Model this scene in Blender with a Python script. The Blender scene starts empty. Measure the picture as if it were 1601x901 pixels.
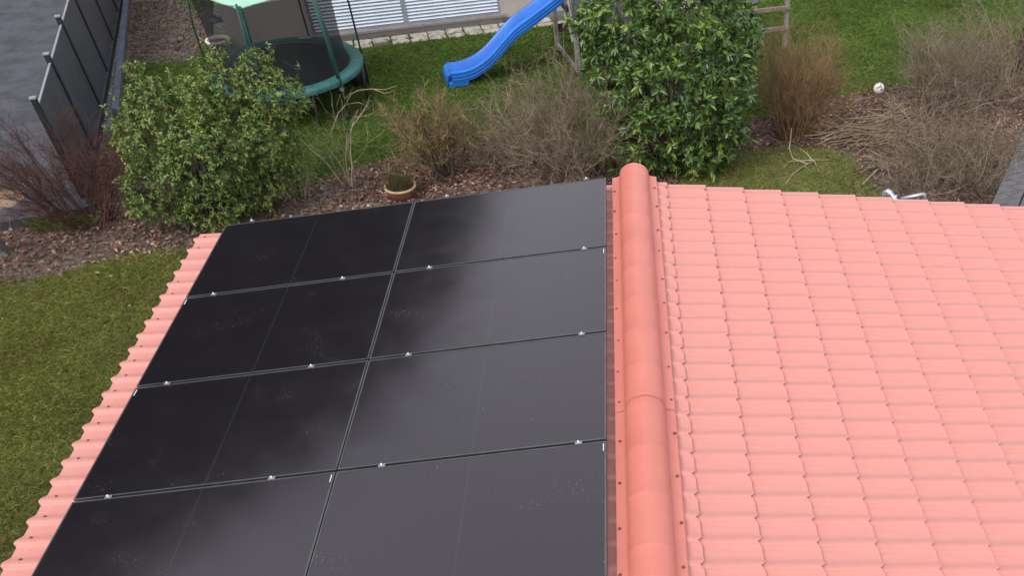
import bpy, math, random
import numpy as np
from mathutils import Matrix, Vector

# ------------------------------------------------------------------ camera, sky, sun, exposure
scene = bpy.context.scene
COL = scene.collection
PI = math.pi
Z0 = 3.6                                            # ridge height above the garden
F = 1427.69; PCX = 800.5 + 259.70; PCY = 450.5 + 330.56   # in pixels of the 1601 x 901 photograph
CAM = np.array([-0.0256, -7.7402, 4.0259 + Z0])
CR = np.array([[0.9984583, -0.0554330, -0.0028581],
               [-0.0420930, -0.7226035, -0.6899800],
               [0.0361824, 0.6890365, -0.7238228]])     # rows: right, down, forward
cd = bpy.data.cameras.new('camera'); cam = bpy.data.objects.new('camera', cd); COL.objects.link(cam)
cd.sensor_fit = 'HORIZONTAL'; cd.sensor_width = 36.0; cd.lens = F / 1601 * 36.0
cd.shift_x = -259.70 / 1601; cd.shift_y = 330.56 / 1601
cd.clip_start = 0.05; cd.clip_end = 3000
r_, u_, b_ = CR[0], -CR[1], -CR[2]
cam.matrix_world = Matrix(((r_[0], u_[0], b_[0], CAM[0]), (r_[1], u_[1], b_[1], CAM[1]), (r_[2], u_[2], b_[2], CAM[2]), (0, 0, 0, 1)))
scene.camera = cam

SUN_AZ, SUN_EL = math.radians(-138), math.radians(50)      # azimuth measured from +Y towards +X
world = bpy.data.worlds.new('World'); scene.world = world; world.use_nodes = True
nt = world.node_tree; bg = nt.nodes['Background']
sky = nt.nodes.new('ShaderNodeTexSky'); sky.sky_type = 'NISHITA'; sky.sun_disc = False
sky.sun_elevation = SUN_EL; sky.sun_rotation = SUN_AZ
sky.air_density = 1.0; sky.dust_density = 10.0; sky.ozone_density = 1.0; sky.altitude = 300
# thin bright overcast in front of the blue: one even cloud cover over the whole sky
wtc = nt.nodes.new('ShaderNodeTexCoord'); wn = nt.nodes.new('ShaderNodeTexNoise'); wn.inputs['Scale'].default_value = 2.2; wn.inputs['Detail'].default_value = 5
nt.links.new(wtc.outputs['Generated'], wn.inputs['Vector'])
wr = nt.nodes.new('ShaderNodeMapRange'); wr.inputs[1].default_value = .3; wr.inputs[2].default_value = .7; wr.inputs[3].default_value = .72; wr.inputs[4].default_value = .92
nt.links.new(wn.outputs['Fac'], wr.inputs[0]); wm = nt.nodes.new('ShaderNodeMix'); wm.data_type = 'RGBA'; nt.links.new(wr.outputs[0], wm.inputs[0])
nt.links.new(sky.outputs[0], wm.inputs[6]); wm.inputs[7].default_value = (6.6, 6.7, 7.1, 1); nt.links.new(wm.outputs[2], bg.inputs[0]); bg.inputs[1].default_value = 0.15
sl = bpy.data.lights.new('sun', 'SUN'); sl.energy = 1.15; sl.angle = math.radians(22); sl.color = (1.0, 0.95, 0.88)
so = bpy.data.objects.new('sun', sl); COL.objects.link(so)
sd = Vector((math.sin(SUN_AZ) * math.cos(SUN_EL), math.cos(SUN_AZ) * math.cos(SUN_EL), math.sin(SUN_EL)))
so.rotation_euler = (-sd).to_track_quat('-Z', 'Y').to_euler(); so.location = (0, 0, 30)
vs = scene.view_settings; vs.view_transform = 'Standard'; vs.look = 'None'; vs.exposure = 0.58; vs.gamma = 1.0
vs.use_curve_mapping = False
scene.cycles.use_denoising = True
scene.cycles.transparent_max_bounces = 16

# ------------------------------------------------------------------ helpers
rng = np.random.default_rng(7)
def ray(x, y): return CR.T @ np.array([(x - PCX) / F, (y - PCY) / F, 1.0])
def gnd(x, y, z=0.0):
    d = ray(x, y); return CAM + d * ((z - CAM[2]) / d[2])
def gxy(x, y, z=0.0): return gnd(x, y, z)[:2]
def up(x, y, base):                                 # point above/around base, on the upright plane that faces the camera
    n = np.array([base[0] - CAM[0], base[1] - CAM[1], 0.0]); d = ray(x, y)
    return CAM + d * (((np.array([base[0], base[1], 0]) - CAM) @ n) / (d @ n))
def proj(P):
    q = (np.asarray(P) - CAM) @ CR.T
    return np.stack([PCX + F * q[..., 0] / q[..., 2], PCY + F * q[..., 1] / q[..., 2]], -1)
def pxm(b): return F / (CR[2] @ (np.asarray(b, float) - CAM))
def inpoly(P, poly):
    x, y = P[:, 0], P[:, 1]; c = np.zeros(len(P), bool); j = len(poly) - 1
    for i in range(len(poly)):
        xi, yi = poly[i][0], poly[i][1]; xj, yj = poly[j][0], poly[j][1]
        t = ((yi > y) != (yj > y)) & (x < (xj - xi) * (y - yi) / (yj - yi + 1e-12) + xi); c ^= t; j = i
    return c
def inframe(P, m=60):
    q = proj(P); return (q[:, 0] > -m) & (q[:, 0] < 1601 + m) & (q[:, 1] > -m) & (q[:, 1] < 901 + m)

ORG = {}                                            # world position of every object's origin
def empty(name, loc, label=None, cat=None, group=None):
    o = bpy.data.objects.new(name, None); COL.objects.link(o); o.location = loc
    o.empty_display_size = 0.2
    ORG[o.name] = np.array(loc, float); tag(o, label, cat, group); return o
def tag(o, label=None, cat=None, group=None, kind=None):
    for k, v in (('label', label), ('category', cat), ('group', group), ('kind', kind)):
        if v: o[k] = v
    return o
def link(name, me, mats, parent=None, origin=None, kind=None):
    o = bpy.data.objects.new(name, me); COL.objects.link(o)
    for m in (mats if isinstance(mats, (list, tuple)) else [mats]): me.materials.append(m)
    if parent is not None:
        o.parent = parent; ORG[o.name] = ORG[parent.name].copy()
    else:
        ORG[o.name] = np.zeros(3) if origin is None else np.array(origin, float); o.location = ORG[o.name]
    if kind: o['kind'] = kind
    return o
def mesh_np(name, V, faces, off, smooth=False):     # faces: list of integer arrays (n, 3) or (n, 4)
    me = bpy.data.meshes.new(name); V = np.asarray(V, np.float32) - np.asarray(off, np.float32)
    faces = [np.asarray(f, np.int32) for f in faces if len(f)]
    me.vertices.add(len(V)); me.vertices.foreach_set('co', V.ravel())
    idx = np.concatenate([f.ravel() for f in faces]); tot = np.concatenate([np.full(len(f), f.shape[1], np.int32) for f in faces])
    st = np.concatenate([[0], np.cumsum(tot)[:-1]]).astype(np.int32)
    me.loops.add(len(idx)); me.loops.foreach_set('vertex_index', idx)
    me.polygons.add(len(tot)); me.polygons.foreach_set('loop_start', st); me.polygons.foreach_set('loop_total', tot)
    if smooth: me.polygons.foreach_set('use_smooth', np.ones(len(tot), bool))
    me.update(calc_edges=True); me.validate(); return me
def big(name, V, faces, mat, parent=None, origin=None, kind=None, smooth=False):
    off = ORG[parent.name] if parent is not None else (np.zeros(3) if origin is None else origin)
    return link(name, mesh_np(name, V, faces, off, smooth), mat, parent, origin, kind)

class MB:                                           # collects a few shapes into one mesh (one part)
    def __init__(s): s.v = []; s.f = []
    def add(s, V, Fc):
        n = len(s.v); s.v += [tuple(map(float, p)) for p in V]; s.f += [tuple(i + n for i in f) for f in Fc]; return s
    def box(s, c, size, ax=None):
        ax = np.eye(3) if ax is None else np.asarray(ax, float); c = np.asarray(c, float); h = np.asarray(size, float) / 2
        V = [c + ax[0] * a * h[0] + ax[1] * b * h[1] + ax[2] * d * h[2] for d in (-1, 1) for b in (-1, 1) for a in (-1, 1)]
        Fc = [(0, 2, 3, 1), (4, 5, 7, 6), (0, 1, 5, 4), (2, 6, 7, 3), (0, 4, 6, 2), (1, 3, 7, 5)]
        if np.linalg.det(ax) < 0: Fc = [f[::-1] for f in Fc]
        return s.add(V, Fc)
    def tube(s, pts, rad, n=8, cap=True):
        pts = np.asarray(pts, float); rad = np.broadcast_to(np.asarray(rad, float), (len(pts),))
        t = np.gradient(pts, axis=0); t /= np.linalg.norm(t, axis=1)[:, None] + 1e-12
        ref = np.array([0, 0, 1.0]) if abs(t[0][2]) < 0.9 else np.array([1.0, 0, 0])
        V = []
        for p, d, r in zip(pts, t, rad):
            a = np.cross(d, ref); a /= np.linalg.norm(a) + 1e-12; b = np.cross(a, d); ref = b
            V += [p + r * (math.cos(2 * PI * k / n) * a + math.sin(2 * PI * k / n) * b) for k in range(n)]
        Fc = [(i * n + k, i * n + (k + 1) % n, (i + 1) * n + (k + 1) % n, (i + 1) * n + k) for i in range(len(pts) - 1) for k in range(n)]
        if cap: Fc += [tuple(range(n))[::-1], tuple((len(pts) - 1) * n + k for k in range(n))]
        return s.add(V, Fc)
    def lathe(s, prof, c, n=24, a0=0, a1=2 * PI):   # prof: (r, z)
        c = np.asarray(c, float); full = abs(a1 - a0 - 2 * PI) < 1e-6; m = n if full else n + 1; k = len(prof)
        V = [c + np.array([r * math.cos(a0 + (a1 - a0) * i / n), r * math.sin(a0 + (a1 - a0) * i / n), z]) for i in range(m) for r, z in prof]
        Fc = [(i * k + j, ((i + 1) % m) * k + j, ((i + 1) % m) * k + j + 1, i * k + j + 1) for i in range(n) for j in range(k - 1)]
        return s.add(V, Fc)
    def build(s, name, mat, parent=None, origin=None, kind=None, smooth=False, bevel=0):
        off = ORG[parent.name] if parent is not None else (np.zeros(3) if origin is None else np.asarray(origin, float))
        me = bpy.data.meshes.new(name); me.from_pydata([tuple(np.asarray(p) - off) for p in s.v], [], s.f); me.update()
        if smooth: me.polygons.foreach_set('use_smooth', np.ones(len(me.polygons), bool))
        o = link(name, me, mat, parent, origin, kind)
        if bevel:
            b = o.modifiers.new('bevel', 'BEVEL'); b.width = bevel; b.segments = 2; b.limit_method = 'ANGLE'
        return o
def tubes(P, Rd, n=3):                              # many thin tubes at once: P (m, k, 3), Rd (m, k)
    m, k, _ = P.shape; T = np.gradient(P, axis=1); T /= np.linalg.norm(T, axis=2, keepdims=True) + 1e-9
    ref = np.tile(np.array([0.31, 0.17, 0.93]), (m, k, 1)); par = np.abs((T * ref).sum(2)) > .95; ref[par] = (1, 0, 0)
    A = np.cross(T, ref); A /= np.linalg.norm(A, axis=2, keepdims=True) + 1e-9; B = np.cross(A, T)
    ang = 2 * PI * np.arange(n) / n
    V = P[:, :, None] + Rd[:, :, None, None] * (np.cos(ang)[:, None] * A[:, :, None] + np.sin(ang)[:, None] * B[:, :, None])
    i = np.arange(m)[:, None, None]; j = np.arange(k - 1)[None, :, None]; a = np.arange(n)[None, None, :]
    ix = lambda jj, aa: (i * k + jj) * n + aa % n
    Q = np.stack([ix(j, a), ix(j, a + 1), ix(j + 1, a + 1), ix(j + 1, a)], -1).reshape(-1, 4)
    return V.reshape(-1, 3), Q
def merge(parts):
    V = []; Fq = []; n = 0
    for v, q in parts: V.append(v); Fq.append(q + n); n += len(v)
    return np.concatenate(V), Fq
def unit(v): return v / (np.linalg.norm(v, axis=-1, keepdims=True) + 1e-9)
def grow(S, D, L, k, wob, trop, g):                 # growing polylines: starts, directions, lengths
    P = [S]; d = unit(D)
    for i in range(k - 1):
        d = unit(d + wob * g.normal(size=d.shape) + np.array([0, 0, trop])); P.append(P[-1] + d * (L / (k - 1))[:, None])
    return np.stack(P, 1)
def kids(P, per, ang, lo, hi, g):                   # branch starts along parents
    m, k, _ = P.shape; n = m * per; pi = np.repeat(np.arange(m), per); t = g.uniform(lo, hi, n) * (k - 1)
    i = np.minimum(t.astype(int), k - 2); f = (t - i)[:, None]; S = P[pi, i] * (1 - f) + P[pi, i + 1] * f
    T = unit(P[pi, i + 1] - P[pi, i]); R = unit(np.cross(T, g.normal(size=T.shape))); a = g.uniform(*ang, n)[:, None]
    return S, T * np.cos(a) + R * np.sin(a), pi, t / (k - 1)
def taper(r0, r1, k): return np.asarray(r0)[:, None] + (np.asarray(r1) - np.asarray(r0))[:, None] * np.linspace(0, 1, k)[None]

LEAF_V = np.array([(0, 0, 0), (.33, .46, .07), (.33, -.46, .07), (.36, 0, 0), (.72, .38, .03), (.72, -.38, .03), (.72, 0, -.05), (1, 0, -.14)])
LEAF_T = np.array([(0, 3, 1), (0, 2, 3), (4, 6, 7), (5, 7, 6)]); LEAF_Q = np.array([(1, 3, 6, 4), (2, 5, 6, 3)])
SM_V = np.array([(0, 0, 0), (.5, .5, .1), (.5, -.5, .1), (1, 0, -.05), (.5, 0, 0)]); SM_T = np.array([(0, 4, 1), (0, 2, 4), (1, 4, 3), (2, 3, 4)])
def leaves(P, D, N, L, W, small=False):
    D = unit(D); S = unit(np.cross(N, D)); U = np.cross(D, S)
    T = SM_V if small else LEAF_V
    V = P[:, None] + T[None, :, 0, None] * L[:, None, None] * D[:, None] + T[None, :, 1, None] * W[:, None, None] * S[:, None] + T[None, :, 2, None] * L[:, None, None] * U[:, None]
    o = np.arange(len(P))[:, None, None] * len(T)
    if small: return V.reshape(-1, 3), [(SM_T[None] + o).reshape(-1, 3)]
    return V.reshape(-1, 3), [(LEAF_T[None] + o).reshape(-1, 3), (LEAF_Q[None] + o).reshape(-1, 4)]

# ------------------------------------------------------------------ materials
def mat(name, c1, c2=None, scale=6, rough=.75, bump=0.0, bscale=None, spec=.4, metal=0, rnd=None, ramp=(.35, .65), detail=6, dist=.01, sss=0, trans=0, specks=None):
    m = bpy.data.materials.new(name); m.use_nodes = True; t = m.node_tree; N = t.nodes; Lk = t.links; p = N['Principled BSDF']
    p.inputs['Roughness'].default_value = rough; p.inputs['Specular IOR Level'].default_value = spec; p.inputs['Metallic'].default_value = metal
    tc = N.new('ShaderNodeTexCoord'); out = None
    if rnd is not None:                             # list of colours, one for every blade, leaf or twig
        g = N.new('ShaderNodeNewGeometry'); cr = N.new('ShaderNodeValToRGB'); e = cr.color_ramp.elements
        while len(e) < len(rnd): e.new(0.5)
        for i, c in enumerate(rnd): e[i].position = i / (len(rnd) - 1); e[i].color = (*c, 1)
        Lk.new(g.outputs['Random Per Island'], cr.inputs[0]); out = cr.outputs[0]
    if c2 is not None or rnd is None:
        no = N.new('ShaderNodeTexNoise'); no.inputs['Scale'].default_value = scale; no.inputs['Detail'].default_value = detail; no.inputs['Roughness'].default_value = .6
        Lk.new(tc.outputs['Object'], no.inputs['Vector'])
        cr2 = N.new('ShaderNodeValToRGB'); e = cr2.color_ramp.elements; e[0].position, e[1].position = ramp
        e[0].color = (*c1, 1); e[1].color = (*(c2 or c1), 1); Lk.new(no.outputs['Fac'], cr2.inputs[0])
        if out is None: out = cr2.outputs[0]
        else:
            mx = N.new('ShaderNodeMix'); mx.data_type = 'RGBA'; mx.blend_type = 'MULTIPLY'; mx.inputs[0].default_value = 1
            Lk.new(out, mx.inputs[6]); Lk.new(cr2.outputs[0], mx.inputs[7]); out = mx.outputs[2]
    if specks:                                      # (scale, threshold, colour, patch scale): specks of dirt in patches
        vo = N.new('ShaderNodeTexNoise'); vo.inputs['Scale'].default_value = specks[0]; vo.inputs['Detail'].default_value = 3; Lk.new(tc.outputs['Object'], vo.inputs['Vector'])
        pn = N.new('ShaderNodeTexNoise'); pn.inputs['Scale'].default_value = specks[3]; pn.inputs['Detail'].default_value = 4; Lk.new(tc.outputs['Object'], pn.inputs['Vector'])
        s1 = N.new('ShaderNodeMapRange'); s1.inputs[1].default_value = specks[1]; s1.inputs[2].default_value = specks[1] + .03; Lk.new(vo.outputs['Fac'], s1.inputs[0])
        s2 = N.new('ShaderNodeMapRange'); s2.inputs[1].default_value = .52; s2.inputs[2].default_value = .70; Lk.new(pn.outputs['Fac'], s2.inputs[0])
        mu = N.new('ShaderNodeMath'); mu.operation = 'MULTIPLY'; Lk.new(s1.outputs[0], mu.inputs[0]); Lk.new(s2.outputs[0], mu.inputs[1])
        mx = N.new('ShaderNodeMix'); mx.data_type = 'RGBA'; Lk.new(mu.outputs[0], mx.inputs[0]); Lk.new(out, mx.inputs[6]); mx.inputs[7].default_value = (*specks[2], 1); out = mx.outputs[2]
    Lk.new(out, p.inputs['Base Color'])
    if bump:
        nb = N.new('ShaderNodeTexNoise'); nb.inputs['Scale'].default_value = bscale or scale * 6; nb.inputs['Detail'].default_value = 5; Lk.new(tc.outputs['Object'], nb.inputs['Vector'])
        b = N.new('ShaderNodeBump'); b.inputs['Strength'].default_value = bump; b.inputs['Distance'].default_value = dist; Lk.new(nb.outputs['Fac'], b.inputs['Height']); Lk.new(b.outputs[0], p.inputs['Normal'])
    if trans:                                       # leaves let some light through
        tr = N.new('ShaderNodeBsdfTranslucent'); Lk.new(out, tr.inputs[0]); ms = N.new('ShaderNodeMixShader'); ms.inputs[0].default_value = trans
        o = N['Material Output']; Lk.new(p.outputs[0], ms.inputs[1]); Lk.new(tr.outputs[0], ms.inputs[2]); Lk.new(ms.outputs[0], o.inputs[0])
    return m
M = {}
M['soil'] = mat('soil', (.065, .048, .040), (.16, .125, .105), 3.2, .95, .9, 40, dist=.02)
M['turf'] = mat('turf', (.055, .095, .020), (.115, .135, .042), 1.4, .95, .6, 60, dist=.02)
M['turf_moss'] = mat('turf_moss', (.075, .095, .028), (.15, .14, .06), 2.0, .95, .6, 60, dist=.02)
M['asphalt'] = mat('asphalt', (.050, .052, .064), (.078, .081, .098), 2.6, .78, .7, 130, ramp=(.36, .60), dist=.005, spec=.3, detail=12, specks=(3.4, .57, (.026, .028, .036), .7))
M['asphalt_edge'] = mat('asphalt_edge', (.014, .015, .018), (.035, .035, .04), 5, .85, .8, 40)
M['grass'] = mat('grass', (.62, .62, .55), (1.25, 1.2, 1.1), .55, .7, rnd=[(.036, .098, .017), (.088, .182, .031), (.150, .235, .047), (.100, .200, .033), (.24, .245, .092)], ramp=(.3, .7), trans=.3, spec=.25)
M['grass_front'] = mat('grass_front', (.70, .62, .55), (1.2, 1.2, 1.0), .8, .7, rnd=[(.085, .130, .028), (.155, .205, .042), (.21, .245, .060), (.34, .31, .130), (.135, .185, .038)], ramp=(.3, .7), trans=.3, spec=.25)
M['litter'] = mat('litter', (.55, .5, .5), (1.25, 1.2, 1.2), .8, .85, rnd=[(.045, .026, .021), (.16, .078, .055), (.31, .145, .098), (.22, .16, .125), (.46, .34, .27), (.075, .048, .038), (.28, .125, .082)], ramp=(.35, .65), trans=.15, spec=.2)
M['mulch'] = mat('mulch', (.6, .6, .6), (1.2, 1.2, 1.2), 1.0, .9, rnd=[(.08, .058, .048), (.19, .145, .12), (.30, .24, .20), (.14, .11, .09)], spec=.15)
M['gravel'] = mat('gravel', (.7, .7, .7), (1.2, 1.2, 1.2), 20, .9, rnd=[(.09, .095, .105), (.20, .21, .23), (.32, .32, .34), (.14, .14, .15)], spec=.3)
M['clod'] = mat('clod', (.7, .7, .7), (1.2, 1.2, 1.2), 20, .95, rnd=[(.06, .045, .036), (.12, .092, .075), (.17, .14, .12), (.09, .07, .06)], spec=.15)
M['stone'] = mat('stone', (.62, .60, .57), (.82, .80, .77), 25, .7, .3)
M['slab'] = mat('slab', (.30, .285, .25), (.50, .475, .42), 5, .9, .5, 60, dist=.006)
M['kerb'] = mat('kerb', (.085, .10, .145), (.14, .16, .22), 4, .8, .3, 90, dist=.003)
M['fence'] = mat('fence', (.064, .073, .093), (.080, .090, .112), 2.5, .55, .05, 200)
M['fence_post'] = mat('fence_post', (.016, .018, .022), (.026, .028, .033), 4, .5)
M['capgrey'] = mat('capgrey', (.22, .23, .255), (.28, .29, .31), 8, .5)
M['alu'] = mat('alu', (.42, .43, .45), (.52, .53, .55), 8, .45, metal=.6)
M['wall'] = mat('wall', (.42, .375, .35), (.48, .43, .40), 2.5, .92, .5, 240, dist=.004)
M['plinth'] = mat('plinth', (.20, .19, .19), (.28, .27, .27), 4, .9, .4, 160)
M['shutter'] = mat('shutter', (.62, .70, .80), (.70, .77, .86), 3, .38, spec=.5)
M['rail'] = mat('rail', (.30, .33, .37), (.36, .39, .43), 5, .5, metal=.3)
M['pane'] = mat('pane', (.015, .018, .022), None, 5, .08, spec=.6)
M['roofdark'] = mat('roofdark', (.10, .055, .045), (.16, .09, .07), 4, .85, .4)
M['tile'] = mat('tile', (.50, .212, .182), (.55, .236, .204), 2.2, .50, .22, 420, dist=.0012, spec=.35, specks=(70, .60, (.38, .16, .135), 3))
M['cap'] = mat('cap', (.485, .150, .118), (.53, .170, .134), 2.0, .42, .15, 420, dist=.001, spec=.4, specks=(40, .68, (.36, .13, .1), 3))
M['screw'] = mat('screw', (.10, .035, .03), (.16, .06, .05), 30, .5)
M['deck'] = mat('deck', (.16, .08, .065), (.2, .1, .08), 6, .9)
M['garage_wall'] = mat('garage_wall', (.45, .40, .35), (.52, .47, .42), 3, .92, .4, 200)
M['frame'] = mat('frame', (.10, .10, .105), (.14, .14, .145), 10, .38, metal=.75)
M['clampm'] = mat('clampm', (.50, .50, .52), (.62, .62, .64), 20, .35, metal=.85)
M['clampgrey'] = mat('clampgrey', (.26, .26, .28), (.34, .34, .36), 20, .4, metal=.7)
M['sticker'] = mat('sticker', (.70, .72, .76), (.80, .82, .85), 30, .5)
M['pad'] = mat('pad', (.026, .110, .105), (.050, .155, .150), 5, .45, .5, 9, dist=.03, spec=.4)
M['mat'] = mat('mat', (.010, .011, .014), (.016, .017, .021), 6, .7, .1, 200)
M['pole'] = mat('pole', (.010, .040, .032), (.018, .055, .046), 6, .5)
M['sleeve'] = mat('sleeve', (.012, .075, .062), (.022, .10, .085), 6, .7)
M['mint'] = mat('mint', (.34, .62, .47), (.42, .70, .55), 3, .6, trans=.25)
M['logo'] = mat('logo', (.22, .23, .26), (.30, .31, .34), 20, .7)
M['darkball'] = mat('darkball', (.028, .026, .034), (.05, .045, .055), 5, .5, .2)
M['steel'] = mat('steel', (.30, .33, .38), (.48, .52, .57), 12, .35, metal=.7)
M['blue'] = mat('blue', (.016, .135, .52), (.024, .175, .62), 3, .32, .06, 60, spec=.5)
M['greywood'] = mat('greywood', (.16, .15, .145), (.29, .28, .265), 9, .85, .5, 60, dist=.004)
M['darkwood'] = mat('darkwood', (.075, .072, .076), (.13, .125, .13), 9, .85, .5, 60, dist=.004)
M['stumpbark'] = mat('stumpbark', (.07, .065, .058), (.15, .14, .125), 14, .9, .8, 40, dist=.01)
M['redwood'] = mat('redwood', (.045, .022, .018), (.085, .045, .036), 8, .85, .4)
M['rungwood'] = mat('rungwood', (.17, .13, .105), (.26, .20, .165), 9, .85, .5, 60)
M['pot'] = mat('pot', (.58, .56, .50), (.68, .66, .60), 4, .6, .1)
M['potsoil'] = mat('potsoil', (.10, .055, .035), (.20, .11, .07), 14, .95, .8)
M['terracotta'] = mat('terracotta', (.15, .06, .035), (.24, .10, .06), 6, .85, .4)
M['tan'] = mat('tan', (.34, .24, .14), (.46, .34, .21), 9, .85, .4)
M['rust'] = mat('rust', (.20, .12, .075), (.34, .235, .16), 5, .85, .4, 40)
M['bag'] = mat('bag', (.05, .055, .10), (.10, .11, .18), 9, .5, .6, 20)
M['whiteball'] = mat('whiteball', (.66, .64, .60), (.76, .74, .70), 14, .5)
M['blackpatch'] = mat('blackpatch', (.12, .12, .12), (.2, .2, .2), 9, .5)
M['standin_hill'] = mat('standin_hill', (.010, .015, .008), (.030, .036, .018), .3, .95)
def twig(name, cols): M[name] = mat(name, (.7, .7, .7), (1.2, 1.2, 1.2), 2, .85, rnd=cols, spec=.2)
twig('twig_red', [(.050, .024, .021), (.095, .040, .034), (.15, .075, .060), (.065, .038, .034)])
twig('twig_olive', [(.17, .13, .065), (.30, .22, .105), (.12, .095, .065), (.42, .31, .15)])
twig('twig_brown', [(.11, .080, .062), (.20, .15, .11), (.30, .235, .17), (.14, .10, .075), (.46, .38, .28)])
twig('twig_orange', [(.17, .105, .065), (.26, .16, .085), (.38, .25, .12), (.12, .078, .055)])
twig('twig_pale', [(.32, .25, .17), (.46, .37, .26), (.24, .185, .125), (.55, .44, .31)])
twig('bark', [(.075, .060, .045), (.12, .10, .08), (.16, .135, .11)])
M['leaf_bush'] = mat('leaf_bush', (.75, .8, .75), (1.2, 1.1, 1.0), 1.3, .42, rnd=[(.040, .105, .024), (.085, .180, .036), (.150, .250, .052), (.26, .30, .060), (.066, .145, .034), (.28, .26, .065)], trans=.2, spec=.5)
M['leaf_laurel'] = mat('leaf_laurel', (.62, .70, .72), (1.55, 1.40, 1.05), 2.0, .30, rnd=[(.022, .065, .023), (.045, .110, .030), (.090, .180, .040), (.19, .275, .058), (.036, .092, .030)], trans=.12, spec=.55)
M['dry'] = mat('dry', (.8, .8, .8), (1.2, 1.2, 1.2), 3, .85, rnd=[(.10, .075, .035), (.16, .12, .05), (.07, .075, .03), (.20, .15, .08)], trans=.2)
M['petal'] = mat('petal', (.80, .80, .78), (.86, .86, .84), 9, .6, trans=.2)

def panel_glass():
    m = bpy.data.materials.new('panel_glass'); m.use_nodes = True; t = m.node_tree; N = t.nodes; Lk = t.links; p = N['Principled BSDF']
    tc = N.new('ShaderNodeTexCoord'); sp = N.new('ShaderNodeSeparateXYZ'); Lk.new(tc.outputs['Object'], sp.inputs[0])
    def line(out, pitch, width):
        a = N.new('ShaderNodeMath'); a.operation = 'DIVIDE'; Lk.new(out, a.inputs[0]); a.inputs[1].default_value = pitch
        b = N.new('ShaderNodeMath'); b.operation = 'FRACT'; Lk.new(a.outputs[0], b.inputs[0])
        c = N.new('ShaderNodeMath'); c.operation = 'LESS_THAN'; Lk.new(b.outputs[0], c.inputs[0]); c.inputs[1].default_value = width / pitch
        return c.outputs[0]
    lx, ly = line(sp.outputs[0], .0948, .003), line(sp.outputs[1], .187, .003)
    mxm = N.new('ShaderNodeMath'); mxm.operation = 'MAXIMUM'; Lk.new(lx, mxm.inputs[0]); Lk.new(ly, mxm.inputs[1])
    ab = N.new('ShaderNodeMath'); ab.operation = 'ABSOLUTE'; Lk.new(sp.outputs[0], ab.inputs[0])
    mid = N.new('ShaderNodeMath'); mid.operation = 'LESS_THAN'; Lk.new(ab.outputs[0], mid.inputs[0]); mid.inputs[1].default_value = .006
    m1 = N.new('ShaderNodeMix'); m1.data_type = 'RGBA'; Lk.new(mxm.outputs[0], m1.inputs[0]); m1.inputs[6].default_value = (.0060, .0048, .0078, 1); m1.inputs[7].default_value = (.0085, .0075, .0105, 1)
    m2 = N.new('ShaderNodeMix'); m2.data_type = 'RGBA'; Lk.new(mid.outputs[0], m2.inputs[0]); Lk.new(m1.outputs[2], m2.inputs[6]); m2.inputs[7].default_value = (.0125, .0125, .0165, 1)
    # dried drops and dust: small pale specks gathered in patches
    oi = N.new('ShaderNodeObjectInfo'); ad = N.new('ShaderNodeVectorMath'); ad.operation = 'ADD'; mu = N.new('ShaderNodeVectorMath'); mu.operation = 'SCALE'
    cx = N.new('ShaderNodeCombineXYZ'); Lk.new(oi.outputs['Random'], cx.inputs[0]); Lk.new(oi.outputs['Random'], cx.inputs[1]); Lk.new(cx.outputs[0], mu.inputs[0]); mu.inputs['Scale'].default_value = 37
    Lk.new(tc.outputs['Object'], ad.inputs[0]); Lk.new(mu.outputs[0], ad.inputs[1])
    vo = N.new('ShaderNodeTexNoise'); vo.inputs['Scale'].default_value = 85; vo.inputs['Detail'].default_value = 2; Lk.new(ad.outputs[0], vo.inputs[0])
    pn = N.new('ShaderNodeTexNoise'); pn.inputs['Scale'].default_value = 3.4; pn.inputs['Detail'].default_value = 5; Lk.new(ad.outputs[0], pn.inputs[0])
    s1 = N.new('ShaderNodeMapRange'); s1.inputs[1].default_value = .66; s1.inputs[2].default_value = .74; Lk.new(vo.outputs['Fac'], s1.inputs[0])
    s2 = N.new('ShaderNodeMapRange'); s2.inputs[1].default_value = .56; s2.inputs[2].default_value = .72; Lk.new(pn.outputs['Fac'], s2.inputs[0])
    mm = N.new('ShaderNodeMath'); mm.operation = 'MULTIPLY'; Lk.new(s1.outputs[0], mm.inputs[0]); Lk.new(s2.outputs[0], mm.inputs[1])
    m3 = N.new('ShaderNodeMix'); m3.data_type = 'RGBA'; Lk.new(mm.outputs[0], m3.inputs[0]); Lk.new(m2.outputs[2], m3.inputs[6]); m3.inputs[7].default_value = (.22, .22, .25, 1)
    Lk.new(m3.outputs[2], p.inputs['Base Color'])
    rr = N.new('ShaderNodeMapRange'); rr.inputs[1].default_value = .3; rr.inputs[2].default_value = .7; rr.inputs[3].default_value = .11; rr.inputs[4].default_value = .16; Lk.new(pn.outputs['Fac'], rr.inputs[0])
    Lk.new(rr.outputs[0], p.inputs['Roughness']); p.inputs['IOR'].default_value = 1.64; p.inputs['Specular Tint'].default_value = (1.0, .90, .965, 1); p.inputs['Specular IOR Level'].default_value = .5
    return m
M['glass'] = panel_glass()
def net_mat():
    m = bpy.data.materials.new('net'); m.use_nodes = True; t = m.node_tree; N = t.nodes; p = N['Principled BSDF']
    p.inputs['Base Color'].default_value = (.010, .012, .016, 1); p.inputs['Roughness'].default_value = .8
    tr = N.new('ShaderNodeBsdfTransparent'); mx = N.new('ShaderNodeMixShader'); mx.inputs[0].default_value = .58
    t.links.new(tr.outputs[0], mx.inputs[1]); t.links.new(p.outputs[0], mx.inputs[2]); t.links.new(mx.outputs[0], N['Material Output'].inputs[0]); return m
M['net'] = net_mat()

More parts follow.
